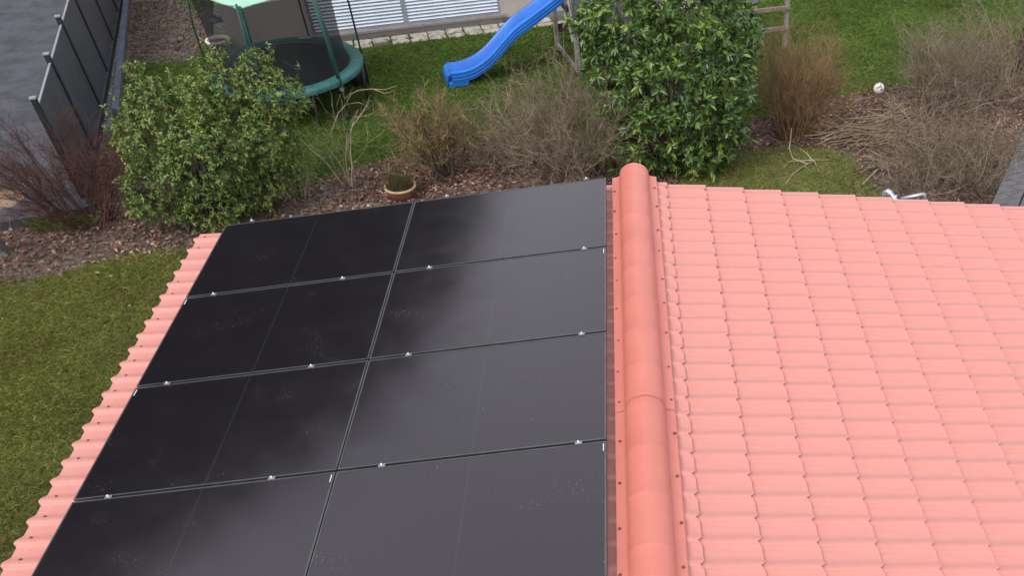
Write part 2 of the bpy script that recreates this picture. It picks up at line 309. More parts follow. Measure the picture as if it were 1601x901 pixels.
# ------------------------------------------------------------------ ground
def sheet(name, poly, z, m, kind='structure', rag=0.0, step=.12):
    pts = []
    for a, b in zip(poly, poly[1:] + poly[:1]):
        a = np.array(a[:2], float); b = np.array(b[:2], float); L = np.linalg.norm(b - a); n = max(1, int(L / step)) if rag and L < 14 else 1
        nr = np.array([-(b - a)[1], (b - a)[0]]) / (L + 1e-9)
        for i in range(n): pts.append(a + (b - a) * i / n + nr * (rag * rng.normal() * .6 if i else 0))
    mb = MB(); mb.add([(p[0], p[1], z) for p in pts], [tuple(range(len(pts)))])
    o = mb.build(name, m); o['kind'] = kind; return o
tag(MB().add([(-900, -900, 0), (900, -900, 0), (900, 900, 0), (-900, 900, 0)], [(0, 1, 2, 3)]).build('ground', M['soil']), kind='structure')
FRONT = [tuple(gxy(*q)) for q in ((-90, 452), (0, 448), (50, 442), (110, 427), (160, 414), (230, 401), (290, 393), (335, 384))] + [(-4.1, 5.2), (-4.1, -9), (-22, -9), (-22, 3.2)]
BACK = [tuple(gxy(*q)) for q in ((196, 190), (235, 262), (330, 300), (485, 290), (540, 267), (600, 252), (640, 242), (740, 227), (830, 222), (960, 222), (1100, 222), (1180, 186), (1300, 152), (1370, 141), (1440, 128), (1540, 112), (1640, 104))] + [(40, 15), (40, 60), (-9.6, 60)] + [tuple(gxy(*q)) for q in ((292, -12), (300, 14), (336, 14), (338, 68), (292, 101), (206, 104))]
PATCH = [tuple(gxy(*q)) for q in ((1060, 272), (1110, 250), (1170, 236), (1240, 229), (1320, 236), (1345, 258), (1372, 296), (1400, 330), (1050, 330))]
sheet('front_lawn', FRONT, .006, M['turf_moss'], rag=.06)
sheet('back_lawn', BACK, .006, M['turf'], rag=.05)
sheet('grass_patch', PATCH, .006, M['turf_moss'], rag=.06)
# raised asphalt yard with a dark broken edge towards the bed
AZ = .13
fl0, fl1 = np.array([-9.14, 6.91]), np.array([-11.83, 15.86]); fu = (fl1 - fl0) / np.linalg.norm(fl1 - fl0); fn = np.array([fu[1], -fu[0]])
edge = [gxy(-120, 372, AZ), gxy(0, 348, AZ), gxy(40, 341, AZ), gxy(85, 334, AZ), gxy(130, 325, AZ), gxy(150, 318, AZ)]
e_end = fl0 - fu * .25 + fn * .05
top = [tuple(q) for q in edge] + [tuple(e_end), tuple(fl1 + fu * 30 + fn * .05), (-60, 60), (-60, 6)]
n = len(top)
ay = MB().add([(x, y, AZ) for x, y in top], [tuple(range(n))]).build('asphalt_yard', M['asphalt']); ay['kind'] = 'structure'
ed = MB(); V = []
for x, y in top[:8]:
    V += [(x, y, AZ - .001), (x + .03, y - .05, .0)]
ed.add(V, [(2 * i, 2 * i + 1, 2 * i + 3, 2 * i + 2) for i in range(7)]); ed.build('asphalt_edge', M['asphalt_edge'], ay)
# manhole cover
mc = gnd(5, 312, AZ); mh = empty('manhole_cover', (mc[0], mc[1], AZ), 'round rust-tan manhole cover set into the grey asphalt', 'manhole cover')
MB().lathe([(0, .012), (.27, .012), (.275, .008), (.285, .008), (.29, .012), (.335, .012), (.345, .0)], (mc[0], mc[1], AZ), 40).build('lid', M['rust'], mh, smooth=False)
for dx in (-.035, .045): MB().lathe([(0, .0165), (.014, .0165), (.014, .012)], (mc[0] + dx, mc[1] + .01, AZ), 8).build('lifting_hole', M['asphalt_edge'], mh)

# ------------------------------------------------------------------ fence, gravel strip and edging
FZ = 0.0
fpost = [fl0 + (fl1 - fl0) * i / 5 for i in range(8)]
fe = empty('privacy_fence', (fl0[0], fl0[1], 0), 'dark grey panel privacy fence with capped posts beside the asphalt', 'fence')
ax3 = np.array([[fu[0], fu[1], 0], [fn[0], fn[1], 0], [0, 0, 1.0]])
for i, q in enumerate(fpost):
    po = MB().box((q[0], q[1], .88), (.085, .085, 1.76), ax3).build('post', M['fence_post'], fe, bevel=.006)
    MB().box((q[0], q[1], 1.772), (.095, .095, .024), ax3).build('post_cap', M['capgrey'], po, bevel=.004)
    if i < 7:
        c = (q + fpost[i + 1]) / 2; L = np.linalg.norm(fpost[i + 1] - q) - .087
        pa = MB().box((c[0], c[1], .83), (L, .03, 1.58), ax3).build('panel', M['fence'], fe)
        MB().box((c[0], c[1], 1.632), (L, .034, .016), ax3).build('top_rail', M['capgrey'], pa)
k0 = (gxy(178, 180) + gxy(190, 180)) / 2; k1 = (gxy(195, 0) + gxy(207, 0)) / 2; ku = unit(k1 - k0); kn = np.array([ku[1], -ku[0]])
kb = MB().box((*(k0 + ku * 5), .01), (10.0, .13, .02), np.array([[*ku, 0], [*kn, 0], [0, 0, 1]])).build('edging', M['soil']); kb['kind'] = 'structure'
for i in range(9):
    c = k0 + ku * (.5 + i * 1.005); MB().box((*c, .075), (.995, .12, .11), np.array([[*ku, 0], [*kn, 0], [0, 0, 1]])).build('kerb_block', M['kerb'], kb, bevel=.008)
# gravel
g = np.random.default_rng(3)
def rocks(P, size, g):                              # squashed irregular stones
    base = np.array([(1, 0, 0), (-1, 0, 0), (0, 1, 0), (0, -1, 0), (0, 0, .7), (0, 0, -.5)]); Tr = np.array([(0, 2, 4), (2, 1, 4), (1, 3, 4), (3, 0, 4), (2, 0, 5), (1, 2, 5), (3, 1, 5), (0, 3, 5)])
    n = len(P); a = g.uniform(0, 2 * PI, n); sc = size[:, None] * g.uniform(.55, 1.2, (n, 3)); B = base[None] * sc[:, None] * g.uniform(.8, 1.15, (n, 6, 1))
    x = B[..., 0] * np.cos(a)[:, None] - B[..., 1] * np.sin(a)[:, None]; y = B[..., 0] * np.sin(a)[:, None] + B[..., 1] * np.cos(a)[:, None]
    V = np.stack([x, y, B[..., 2]], -1) + P[:, None]
    return V.reshape(-1, 3), [(Tr[None] + 6 * np.arange(n)[:, None, None]).reshape(-1, 3)]
n = 9000; t = g.uniform(-.6, 9, n); P2 = []
for tt in t:
    a = k0 + ku * tt - kn * .07; s = fl0 + fu * ((a - fl0) @ fu) + fn * .05; w = g.uniform(); P2.append(s + (a - s) * w)
P = np.c_[np.array(P2), g.uniform(.0, .03, n)]
tag(big('gravel', *rocks(P, g.uniform(.012, .03, n), g), M['gravel'], kind='stuff'), 'dark grey gravel strip between the fence and the edging', 'gravel')
SOILP = [tuple(gxy(*q)) for q in ((206, 4), (292, -4), (330, 14), (338, 68), (292, 101), (206, 104))]
n = 9000; P = np.c_[g.uniform(-12.5, -8.5, n), g.uniform(12, 18, n), np.zeros(n)]; P = P[inpoly(P, SOILP)]
tag(big('soil_clods', *rocks(P, g.gamma(2, .014, len(P)) + .008, g), M['clod'], kind='stuff'), 'loose brown soil clods and stones in the bare bed behind the edging', 'soil')

# ------------------------------------------------------------------ unseen hillside, added to stand in for the dark shape the panels mirror
az = np.radians(np.linspace(-110, 60, 171)); prof = np.interp(np.degrees(az), [-110, -80, -60, -50, -40, -30, -25, -20, -17, -14, -11, -7, 0, 15, 60], [8, 22, 33, 36, 36, 35.5, 33.5, 30.5, 28, 25, 21, 15, 9, 6, 4])
prof = np.radians(prof + np.random.default_rng(1).normal(size=len(az)) * .5); V = []; Fc = []
for k, (a, e) in enumerate(zip(az, prof)):
    for d, fr in ((100, 0), (115, .33), (135, .68), (160, 1.0), (220, .9), (300, .4)):
        V.append((math.sin(a) * d, math.cos(a) * d, -1 + fr * math.tan(e) * 160))
m6 = 6
Fc = [(k * m6 + j, (k + 1) * m6 + j, (k + 1) * m6 + j + 1, k * m6 + j + 1) for k in range(len(az) - 1) for j in range(m6 - 1)]
MB().add(V, Fc).build('standin_hill', M['standin_hill'], smooth=True)['kind'] = 'structure'

# ------------------------------------------------------------------ garage: walls, roof with single tiles, ridge caps
TH = 0.10115; CT, ST = math.cos(TH), math.sin(TH); WV, STEP, S0, YV = .18432, .35352, .29286, .1173
def LP(s, y, h=0.0): return np.array([-s * CT - h * ST, y, Z0 - s * ST + h * CT])
def RP(s, y, h=0.0): return np.array([s * CT + h * ST, y, Z0 - s * ST + h * CT])
YF = -6.6                                           # front end of the roof, out of frame below
EL, ER = 4.06, S0 + 11 * STEP
ga = empty('garage', (0, -3.2, 0), 'salmon red tile roofed garage carrying the black solar panels', 'garage')
wl = MB(); x0, x1, y0, y1 = -3.75, 3.85, YF + .2, -.12
def gz(x): return Z0 - abs(x) * math.tan(TH) - .07
for (a, b) in (((x0, y1), (x1, y1)), ((x1, y0), (x0, y0))):
    for (xa, xb) in (((a[0], 0), (0, b[0])) if a[0] < b[0] else ((a[0], 0), (0, b[0]))):
        wl.add([(xa, a[1], 0), (xb, a[1], 0), (xb, a[1], gz(xb)), (xa, a[1], gz(xa))], [(0, 1, 2, 3)])
for x in (x0, x1): wl.add([(x, y0, 0), (x, y1, 0), (x, y1, gz(x)), (x, y0, gz(x))], [(0, 1, 2, 3)])
wl.build('wall', M['garage_wall'], ga)
dk = MB()
for A, s in ((LP, EL - .06), (RP, ER - .05)):
    V = [A(0, YF + .02, -.035), A(s, YF + .02, -.035), A(s, YV - .04, -.035), A(0, YV - .04, -.035), A(0, YF + .02, -.065), A(s, YF + .02, -.065), A(s, YV - .04, -.065), A(0, YV - .04, -.065)]
    dk.add(V, [(0, 1, 2, 3), (7, 6, 5, 4), (0, 4, 5, 1), (1, 5, 6, 2), (2, 6, 7, 3)])
roof = dk.build('roof', M['deck'], ga)
# one pressed tile: x down the slope (0 = lower edge), y along the ridge (0 = far side), z up
def wave(v):                                        # steep near face after the crest, long gentle rise
    v = v % 1.0
    a = np.where(v < .15, .5 + .5 * np.cos(PI * v / .15), np.where(v < .52, 0.0, np.where(v < .93, .5 - .5 * np.cos(PI * (v - .52) / .41), 1.0)))
    return .023 * a + .0012 * np.sin(2 * PI * v)
VS = np.array([0, .12, .24, .36, .46, .55, .62, .665, .70, .73, .76, .80, .84, .92, 1.0]); PH = .32
def tile_mesh(name, mirror, length, lift=.022, eave=False):
    vv = VS + PH; h = wave(vv); crest = np.exp(-(((vv - 1.0 + .5) % 1.0 - .5) / .075) ** 2); xe = -.026 * crest + .004
    if eave: xe = .016 * h / .023
    m = len(VS); V = []; Fc = []
    for k, fr in enumerate((0, .5, 1.0)):
        for i in range(m):
            x = -length + (xe[i] + length) * fr; V.append((x, -VS[i] * WV, h[i] - .010 + lift * (x + length) / length))
    for k in range(2):
        for i in range(m - 1): Fc.append((k * m + i, k * m + i + 1, (k + 1) * m + i + 1, (k + 1) * m + i))
    o = len(V)
    for i in range(m): V.append(V[2 * m + i])
    for i in range(m): x, y, z = V[2 * m + i]; V.append((x - .004, y, z - .024))
    for i in range(m - 1): Fc.append((o + i, o + i + 1, o + m + i + 1, o + m + i))
    if mirror: V = [(-x, y, z) for x, y, z in V]; Fc = [f[::-1] for f in Fc]
    me = bpy.data.meshes.new(name); me.from_pydata(V, [], [f[::-1] for f in Fc]); me.update()
    me.polygons.foreach_set('use_smooth', np.ones(len(me.polygons), bool)); me.materials.append(M['tile']); return me
tR, tL = tile_mesh('tile', False, STEP + .012), tile_mesh('tile_left', True, STEP + .012)
tE = tile_mesh('tile_eave', True, STEP + .012, .026, True)
rows = int((YV - YF) / WV)
cand = []
for side in (1, -1):
    A = RP if side > 0 else LP; edges = [S0 + k * STEP for k in range(12)] if side > 0 else [EL - k * STEP for k in range(11, -1, -1)]
    for s in edges:
        for j in range(rows):
            p = A(s, YV - j * WV); c = A(s - STEP * .5, YV - (j + .5) * WV, .02); q = proj(c[None])[0]
            vis = -40 < q[0] < 1625 and q[1] < 915
            if side < 0: vis = vis and (s > 3.9 or (s < .6 and s > .1 and q[1] < 920))
            cand.append((side, p, vis))
seen = sorted([c for c in cand if c[2]], key=lambda c: (c[0] if c[1][0] > 0 or -c[1][0] / CT > 3.9 else 2, c[1][1])); sing, rest = seen[:300], [c for c in cand if not c[2]] + seen[300:]
def kind_of(c): return 'R' if c[0] > 0 else ('E' if -c[1][0] / CT > EL - .05 else 'L')
ro = ORG[roof.name]
for k, (side, p, _) in enumerate(sing):
    o = bpy.data.objects.new('tile', tR if side > 0 else (tE if -p[0] / CT > EL - .05 else tL)); COL.objects.link(o); o.parent = roof; o.location = p - ro; o.rotation_euler = (0, TH * side, 0)
for kd, side, me in (('R', 1, tR), ('L', -1, tL), ('E', -1, tE)):
    co = np.array([v.co[:] for v in me.vertices]); fq = np.array([p.vertices[:] for p in me.polygons]); PP = np.array([c[1] for c in rest if kind_of(c) == kd]).reshape(-1, 3)
    if not len(PP): continue
    a = TH * side; Rm = np.array([[math.cos(a), 0, math.sin(a)], [0, 1, 0], [-math.sin(a), 0, math.cos(a)]])
    V = (PP[:, None] + (co @ Rm.T)[None]).reshape(-1, 3); Q = (fq[None] + len(co) * np.arange(len(PP))[:, None, None]).reshape(-1, 4)
    big('tile_field', V, [Q], M['tile'], roof, kind='stuff', smooth=True)
# ridge caps: half round with flanges, a pressed bead every 0.4 m
def cap(ya, yb, lift):
    prof = [(-.200, -.030), (-.200, .012), (-.150, .016), (-.138, .022)]
    for i in range(13):
        a = PI - PI * i / 12; prof.append((.134 * math.cos(a), .026 + .108 * math.sin(a) ** .85))
    prof += [(.138, .022), (.150, .016), (.200, .012), (.200, -.030)]
    ys = sorted(set([ya, yb] + [b + d for b in np.arange(.06 - .405 * 20, .2, .405) for d in (-.016, -.007, 0, .007, .016) if yb + .02 < b + d < ya - .02]), reverse=True)
    V = []
    for y in ys:
        near = min(abs(y - b) for b in np.arange(.06 - .405 * 20, .2, .405)); bd = .003 * max(0, 1 - near / .014)
        for x, z in prof:
            rnd = .134 if abs(x) < .137 else 0; sc = (1 + bd / .12) if rnd else 1
            drop = abs(x) * math.tan(TH) if abs(x) > .137 else .137 * math.tan(TH) * (abs(x) / .137)
            V.append((x * sc, y, Z0 + .038 + lift + (z - .026) * sc + .026 - drop))
    k = len(prof); Fc = [(i * k + j, i * k + j + 1, (i + 1) * k + j + 1, (i + 1) * k + j) for i in range(len(ys) - 1) for j in range(k - 1)]
    o = MB().add(V, [f[::-1] for f in Fc]).build('ridge_cap', M['cap'], roof, smooth=True)
    o.modifiers.new('edge', 'EDGE_SPLIT').split_angle = math.radians(40)
for i, (a, b) in enumerate(((YV + .02, -1.10), (-1.06, -3.12), (-3.08, -5.12), (-5.08, YF))): cap(a, b, .004 * (i % 2))
e = MB(); e.add([(0.13 * math.cos(PI * i / 12), YV + .004, Z0 + .03 + .108 * math.sin(PI * i / 12)) for i in range(13)], [tuple(range(13))]); e.build('ridge_end', M['cap'], roof)
# screws of the caps and along the eave
sc = MB(); gr = random.Random(4)
def screw(c, n):
    n = np.asarray(n); a = unit(np.cross(n, [0, 1.0, 0])); b = np.cross(n, a); c = np.asarray(c, float); V = []
    for r, h in ((.0115, 0), (.0095, .006)): V += [c + n * h + r * (math.cos(2 * PI * k / 6) * a + math.sin(2 * PI * k / 6) * b) for k in range(6)]
    sc.add(V, [(k, (k + 1) % 6, 6 + (k + 1) % 6, 6 + k) for k in range(6)] + [tuple(range(6, 12))])
for j in range(18):
    screw((-.176 + gr.uniform(-.008, .008), -.10 - j * .368 + gr.uniform(-.03, .03), Z0 + .0345), (-ST, 0, CT)); screw((.178 + gr.uniform(-.008, .008), -.06 - j * .368 + gr.uniform(-.03, .03), Z0 + .0345), (ST, 0, CT))
for j in range(rows):
    if gr.random() < .85: screw(LP(EL - .075 + gr.uniform(-.01, .01), YV - (j + .45) * WV, .0245), (-ST, 0, CT))
sc.build('screws', M['screw'], roof, kind='stuff')

# ------------------------------------------------------------------ mounting rails, clamps and solar panels
SR, PL, PW, HT = .2427, 1.7428, 1.1542, .13
Lx, Ln = np.array([-CT, 0, -ST]), np.array([-ST, 0, CT]); AXL = np.array([Lx, [0, 1, 0], Ln])
rail_names = ['beneath the panels nearest the ridge', 'beneath the right column, away from the ridge', 'beneath the left column, nearer the ridge', 'beneath the panels nearest the eave']
for k, s in enumerate((.42, 1.69, 2.41, 3.49)):
    b0 = LP(s, -.0, 0)
    rt = empty('mounting_rail', b0, 'aluminium mounting rail with silver clamps ' + rail_names[k], 'mounting rail', 'rails carrying the solar panels')
    MB().box(LP(s, -2.31, .070), (.04, 4.72, .046), AXL).build('rail', M['clampm'], rt)
    for y in (-.35, -1.5, -2.7, -3.9): MB().box(LP(s, y, .02), (.045, .03, .07), AXL).build('roof_hook', M['steel'], rt)
    for i in range(5):
        y = -i * PW + (.022 if i == 0 else (-.022 + .012 if i == 4 else 0)); endc = i in (0, 4)
        c = MB().box(LP(s, y, .132), (.045, .024 if not endc else .020, .004), AXL).box(LP(s, y, .112), (.03, .012, .04), AXL).build('clamp', M['clampgrey'], rt, bevel=.001)
        MB().tube([LP(s, y, .134), LP(s, y, .146)], .006, 8).build('bolt', M['sticker'], c)
rown = ['top row', 'second row from the top', 'third row from the top', 'bottom row']
for i in range(4):
    for k in range(2):
        sa = SR + k * PL + (.004 if k else 0); sb = SR + (k + 1) * PL - (0 if k else .004); ya = -i * PW - (.010 if i else 0); yb = -(i + 1) * PW + .010
        ctr = LP((sa + sb) / 2, (ya + yb) / 2, HT - .035); L, W = sb - sa, ya - yb
        t = empty('solar_panel', ctr, 'black framed solar panel in the %s of the %s column' % (rown[i], 'right-hand, ridge-side' if k == 0 else 'left-hand, eave-side'), 'solar panel', 'black solar panels on the garage roof')
        t.rotation_euler = (0, -TH, 0); jit = gr.uniform(-.0012, .0012)
        me = bpy.data.meshes.new('laminate'); h = .0335
        me.from_pydata([(-L / 2 + .004, -W / 2 + .004, h), (L / 2 - .004, -W / 2 + .004, h), (L / 2 - .004, W / 2 - .004, h), (-L / 2 + .004, W / 2 - .004, h), (-L / 2 + .004, -W / 2 + .004, h - .006), (L / 2 - .004, -W / 2 + .004, h - .006), (L / 2 - .004, W / 2 - .004, h - .006), (-L / 2 + .004, W / 2 - .004, h - .006)], [], [(0, 1, 2, 3), (7, 6, 5, 4)]); me.update()
        link('laminate', me, M['glass'], t); mb = MB(); w = .010
        for (cx, cy, sx, sy) in ((0, W / 2 - w / 2, L, w), (0, -W / 2 + w / 2, L, w), (L / 2 - w / 2, 0, w, W - 2 * w), (-L / 2 + w / 2, 0, w, W - 2 * w)): mb.box((cx, cy, .0175), (sx, sy, .0355), None)
        for cs in (-1, 1): mb.box((0, cs * (W / 2 - .0175), .001), (L - .03, .035, .002))
        me = bpy.data.meshes.new('frame'); me.from_pydata(mb.v, [], mb.f); me.update(); link('frame', me, M['frame'], t)
        if (i, k) in ((3, 0), (1, 0), (3, 1), (2, 1), (1, 1)):
            mb = MB(); sx = (L / 2 - .018) if k == 0 else (L / 2 - .02 if i == 3 else -L / 2 + .02)
            mb.box((sx, W / 2 - .055, .0350), (.0045, .065, .002)); me = bpy.data.meshes.new('sticker'); me.from_pydata(mb.v, [], mb.f); me.update(); link('sticker', me, M['sticker'], t)

# galvanised pipe at the gable end of the garage
def yplane(x, y, Y):
    d = ray(x, y); return CAM + d * ((Y - CAM[1]) / d[1])
pa, pb, pc, pd = yplane(1386, 298, .42), yplane(1403, 313, .34), yplane(1408, 311, .40), yplane(1444, 304, .40)
pt = empty('galvanised_pipe', (pb[0], .2, 0), 'galvanised pipe with ring collars just beyond the rear roof edge', 'pipe')
dn = np.array([0, 0, -1.0])
mb = MB().tube([(pa[0] - .015, pa[1], .02), (pa[0] - .015, pa[1], pa[2] - .06), pa + np.array([-.008, 0, -.015]), pa + np.array([.01, -.005, .0]), (pa + pb) / 2, pb + np.array([.01, -.05, -.03]), (pb[0] + .03, -.10, pb[2] - .16)], .026, 10); pp = mb.build('pipe', M['steel'], pt, smooth=True)
for f in (.28, .75): c = pa + (pb - pa) * f; d = unit(pb - pa); MB().tube([c - d * .009, c + d * .009], .032, 12).build('collar', M['alu'], pt)
MB().tube([pc, pc + (pd - pc) * .9, pd, pd + np.array([.016, .0, -.03]), (pd[0] + .02, pd[1], pd[2] - .25)], .021, 10).build('side_arm', M['steel'], pt, smooth=True)

# ------------------------------------------------------------------ neighbour's house and paving
HP = np.array([-6.29, 13.92]); hu = unit(np.array([3.37, .91])); hn = np.array([-hu[1], hu[0]])    # facade direction, inward normal
HAX = np.array([[*hu, 0], [*hn, 0], [0, 0, 1.0]])
def H(s, d, z): return np.array([*(HP + hu * s + hn * d), z])
ho = empty('house', H(4, 4, 0), "neighbour's beige rendered house with white-blue slatted blinds", 'house')
w0, w1, z0, z1 = -.56, 3.58, .20, 2.35; hl, hr = -2.25, 10.2
mb = MB()
for (a, b, c, d) in ((hl, w0, .12, 5.6), (w1, hr, .12, 5.6), (w0, w1, z1, 5.6), (w0, w1, .02, z0 - .02)): mb.box(H((a + b) / 2, .15, (c + d) / 2), (b - a, .3, d - c), HAX)
mb.box(H(hl + .15, 4.2, 2.86), (.3, 7.8, 5.48), HAX).box(H(hr - .15, 4.2, 2.86), (.3, 7.8, 5.48), HAX).box(H((hl + hr) / 2, 8.25, 2.86), (hr - hl, .3, 5.48), HAX)
mb.build('wall', M['wall'], ho)
for a, b in ((hl, w0), (w1, hr)): MB().box(H((a + b) / 2, .15, .06), (b - a, .29, .12), HAX).build('plinth', M['plinth'], ho)
rf = MB(); V = [H(hl - .5, -.6, 5.5), H(hr + .5, -.6, 5.5), H(hr + .5, 9, 5.5), H(hl - .5, 9, 5.5), H(hl + 2.5, 4.2, 7.9), H(hr - 2.5, 4.2, 7.9)]
rf.add(V, [(0, 1, 5, 4), (1, 2, 5), (2, 3, 4, 5), (3, 0, 4), (3, 2, 1, 0)]).build('roof', M['roofdark'], ho)
MB().box(H((w0 + w1) / 2, -.03, .19), (w1 - w0 + .2, .16, .05), HAX).build('door_sill', M['plinth'], ho, bevel=.005)
for a, b in ((w0, 1.46), (1.46, w1)):
    wi = MB().box(H((a + b) / 2, .12, (z0 + z1) / 2), (b - a, .03, z1 - z0), HAX).build('window', M['pane'], ho)
    for x in (a + .025, b - .025): MB().box(H(x, .05, (z0 + z1) / 2), (.05, .05, z1 - z0), HAX).build('guide_rail', M['rail'], wi)
    MB().box(H((a + b) / 2, .05, z0 + .035), (b - a - .1, .04, .03), HAX).build('bottom_rail', M['rail'], wi)
    tl = np.array([HAX[0], [HAX[1][0] * math.cos(.75), HAX[1][1] * math.cos(.75), math.sin(.75)], np.cross(HAX[0], [HAX[1][0] * math.cos(.75), HAX[1][1] * math.cos(.75), math.sin(.75)])])
    first = None; zz = z0 + .085; k = 0
    while zz < z1:
        c = H((a + b) / 2, .05, zz)
        if first is None: first = MB().box(c, (b - a - .104, .068, .006), tl).build('slat', M['shutter'], wi)
        else:
            o = first.copy(); COL.objects.link(o); o.parent = wi; o.location = (0, 0, .068 * k)
        k += 1; zz += .068
# slabs along the wall
pv = MB().box(H(4.0, -.29, .004), (12.6, .56, .008), HAX).build('paving', M['soil']); pv['kind'] = 'structure'
gs = random.Random(11)
for k in range(31):
    s = -2.0 + k * .405; 
    for (d0, d1) in ((-.05, -.335), (-.345, -.56)):
        if gs.random() < .06: continue
        a = gs.uniform(-.012, .012); A2 = HAX.copy(); A2[0] = [math.cos(a) * hu[0] - math.sin(a) * hu[1], math.sin(a) * hu[0] + math.cos(a) * hu[1], 0]; A2[1] = [-A2[0][1], A2[0][0], 0]
        MB().box(H(s + gs.uniform(-.008, .008), (d0 + d1) / 2 + gs.uniform(-.01, .01), .022 + gs.uniform(-.004, .008)), (.374, d0 - d1 - .012, .03), A2).build('slab', M['slab'], pv, bevel=.006)
# side path left of the house
spa, spb = gxy(335, 57), gxy(335, 2); su = unit(spb - spa); sn = np.array([su[1], -su[0]])
sp = MB().box((*(spa + su * 3 + sn * .3), .01), (6.4, .62, .012), np.array([[*su, 0], [*sn, 0], [0, 0, 1]])).build('side_path', M['soil']); sp['kind'] = 'structure'
for k in range(8):
    c = spa + su * (.2 + k * .80) + sn * .3; MB().box((*c, .03), (.785, .60, .035), np.array([[*su, 0], [*sn, 0], [0, 0, 1]])).build('slab', M['slab'], sp, bevel=.006)

# ------------------------------------------------------------------ trampoline
tc = np.array([-6.56, 10.71]); tr = empty('trampoline', (tc[0], tc[1], 0), 'round green-edged trampoline with dark net and mint canopy by the house', 'trampoline')
def T(r, ph, z): a = math.radians(ph); return np.array([tc[0] + r * math.cos(a), tc[1] + r * math.sin(a), z])
MB().lathe([(0, .70), (.6, .70), (1.2, .712), (1.26, .715)], (*tc, 0), 48).build('jumping_mat', M['mat'], tr)
pd_ = MB().lathe([(1.20, .722), (1.215, .75), (1.27, .772), (1.36, .772), (1.435, .755), (1.46, .72), (1.455, .655)], (*tc, 0), 64).build('safety_pad', M['pad'], tr, smooth=True)
MB().tube([T(1.42, a, .68) for a in np.linspace(0, 360, 49)], .025, 8, cap=False).build('frame_ring', M['steel'], tr, smooth=True)
A2 = np.array([[-math.sin(math.radians(94)), math.cos(math.radians(94)), 0], [math.cos(math.radians(94)), math.sin(math.radians(94)), 0], [0, 0, 1.0]])
MB().box(T(1.31, 86, .776), (.26, .07, .004), A2).build('label_patch', M['sticker'], pd_)
for ph in (15, 75, 135, 195, 255, 315):
    MB().tube([T(1.42, ph - 13, .67), T(1.40, ph - 13, .08), T(1.40, ph - 11, .025), T(1.40, ph + 11, .025), T(1.40, ph + 13, .08), T(1.42, ph + 13, .67)], .022, 8).build('leg', M['fence_post'], tr, smooth=True)
PHS = (30, 85, 128, 197, 269, 325)
for ph in PHS:
    fat = ph in (269, 325); r0 = 1.34 if ph == 197 else (1.42 if ph == 269 else 1.50)
    po = MB().tube([T(r0, ph, .03), T(r0, ph, .8), T(r0 - .01, ph, 1.6), T(r0 - .10, ph, 2.25)], .019, 8).build('pole', M['pole'], tr, smooth=True)
    if fat: MB().tube([T(r0 - .03, ph, .80), T(r0 - .06, ph, 1.5), T(r0 - .14, ph, 2.2)], .048 if ph == 269 else .036, 8).build('pole_sleeve', M['sleeve'], po, smooth=True)
    MB().box(T(1.475, ph, .60), (.09, .04, .05), np.array([[math.cos(math.radians(ph)), math.sin(math.radians(ph)), 0], [-math.sin(math.radians(ph)), math.cos(math.radians(ph)), 0], [0, 0, 1]])).build('clamp', M['steel'], po)
V = []; Fc = []; nn = 60
for i in range(nn):
    a = 360 * i / nn; sag = min(abs((a - p + 180) % 360 - 180) for p in PHS) / 40
    for z, r in ((.76, 1.17), (1.2, 1.15 - .03 * min(sag, 1)), (1.7, 1.17 - .08 * min(sag, 1)), (2.2, 1.24 - .09 * min(sag, 1))): V.append(T(r, a, z))
MB().add(V, [(i * 4 + j, ((i + 1) % nn) * 4 + j, ((i + 1) % nn) * 4 + j + 1, i * 4 + j + 1) for i in range(nn) for j in range(3)]).build('net', M['net'], tr, smooth=True)
# tent canopy over the net, corners on the poles
cn = [T(rr_, ph, hh) for ph, rr_, hh in ((269, 1.30, 2.17), (325, 1.36, 2.32), (30, 1.4, 2.28), (85, 1.4, 2.25), (128, 1.4, 2.25), (197, 1.28, 2.2))]; apex = np.array([*tc, 2.95]); mb = MB(); n = len(cn)
mb.add(cn + [apex], [(i, (i + 1) % n, n) for i in range(n)]); mb.add([c + np.array([0, 0, -.012]) for c in cn] + [apex - np.array([0, 0, .012])], [((i + 1) % n, i, n) for i in range(n)])
can = mb.build('canopy', M['mint'], tr)
# printed mark on the mat, an unreadable row of slanted letters
lg = MB(); c0, c1 = gnd(441, 93, .716), gnd(462, 107, .716); lu = unit(c1 - c0); ln = np.array([-lu[1], lu[0], 0])
for k in range(7):
    c = c0 + (c1 - c0) * (k + .5) / 7; hgt = .05 + .03 * ((k * 5) % 3) / 2; d = unit(ln + lu * .35)
    lg.box(c, (.016, hgt, .003), np.array([lu, d, [0, 0, 1]]))
    if k % 2: lg.box(c + lu * .018 + d * hgt * .3, (.03, .012, .003), np.array([lu, d, [0, 0, 1]]))
lg.build('printed_mark', M['logo'], tr)
bb = gnd(561, 137); bc = bb + np.array([0, .16, .0])
def ico(c, r, sq=1.0, n=14):
    return MB().lathe([(r * math.sin(PI * i / n) + 1e-4, r * sq * (1 - math.cos(PI * i / n))) for i in range(n + 1)], c, 20)
tag(ico((bc[0], bc[1], 0), .20).build('play_ball', M['darkball'], origin=(bc[0], bc[1], 0), smooth=True), 'dark purple-grey play ball in the shade of the trampoline rim', 'ball')

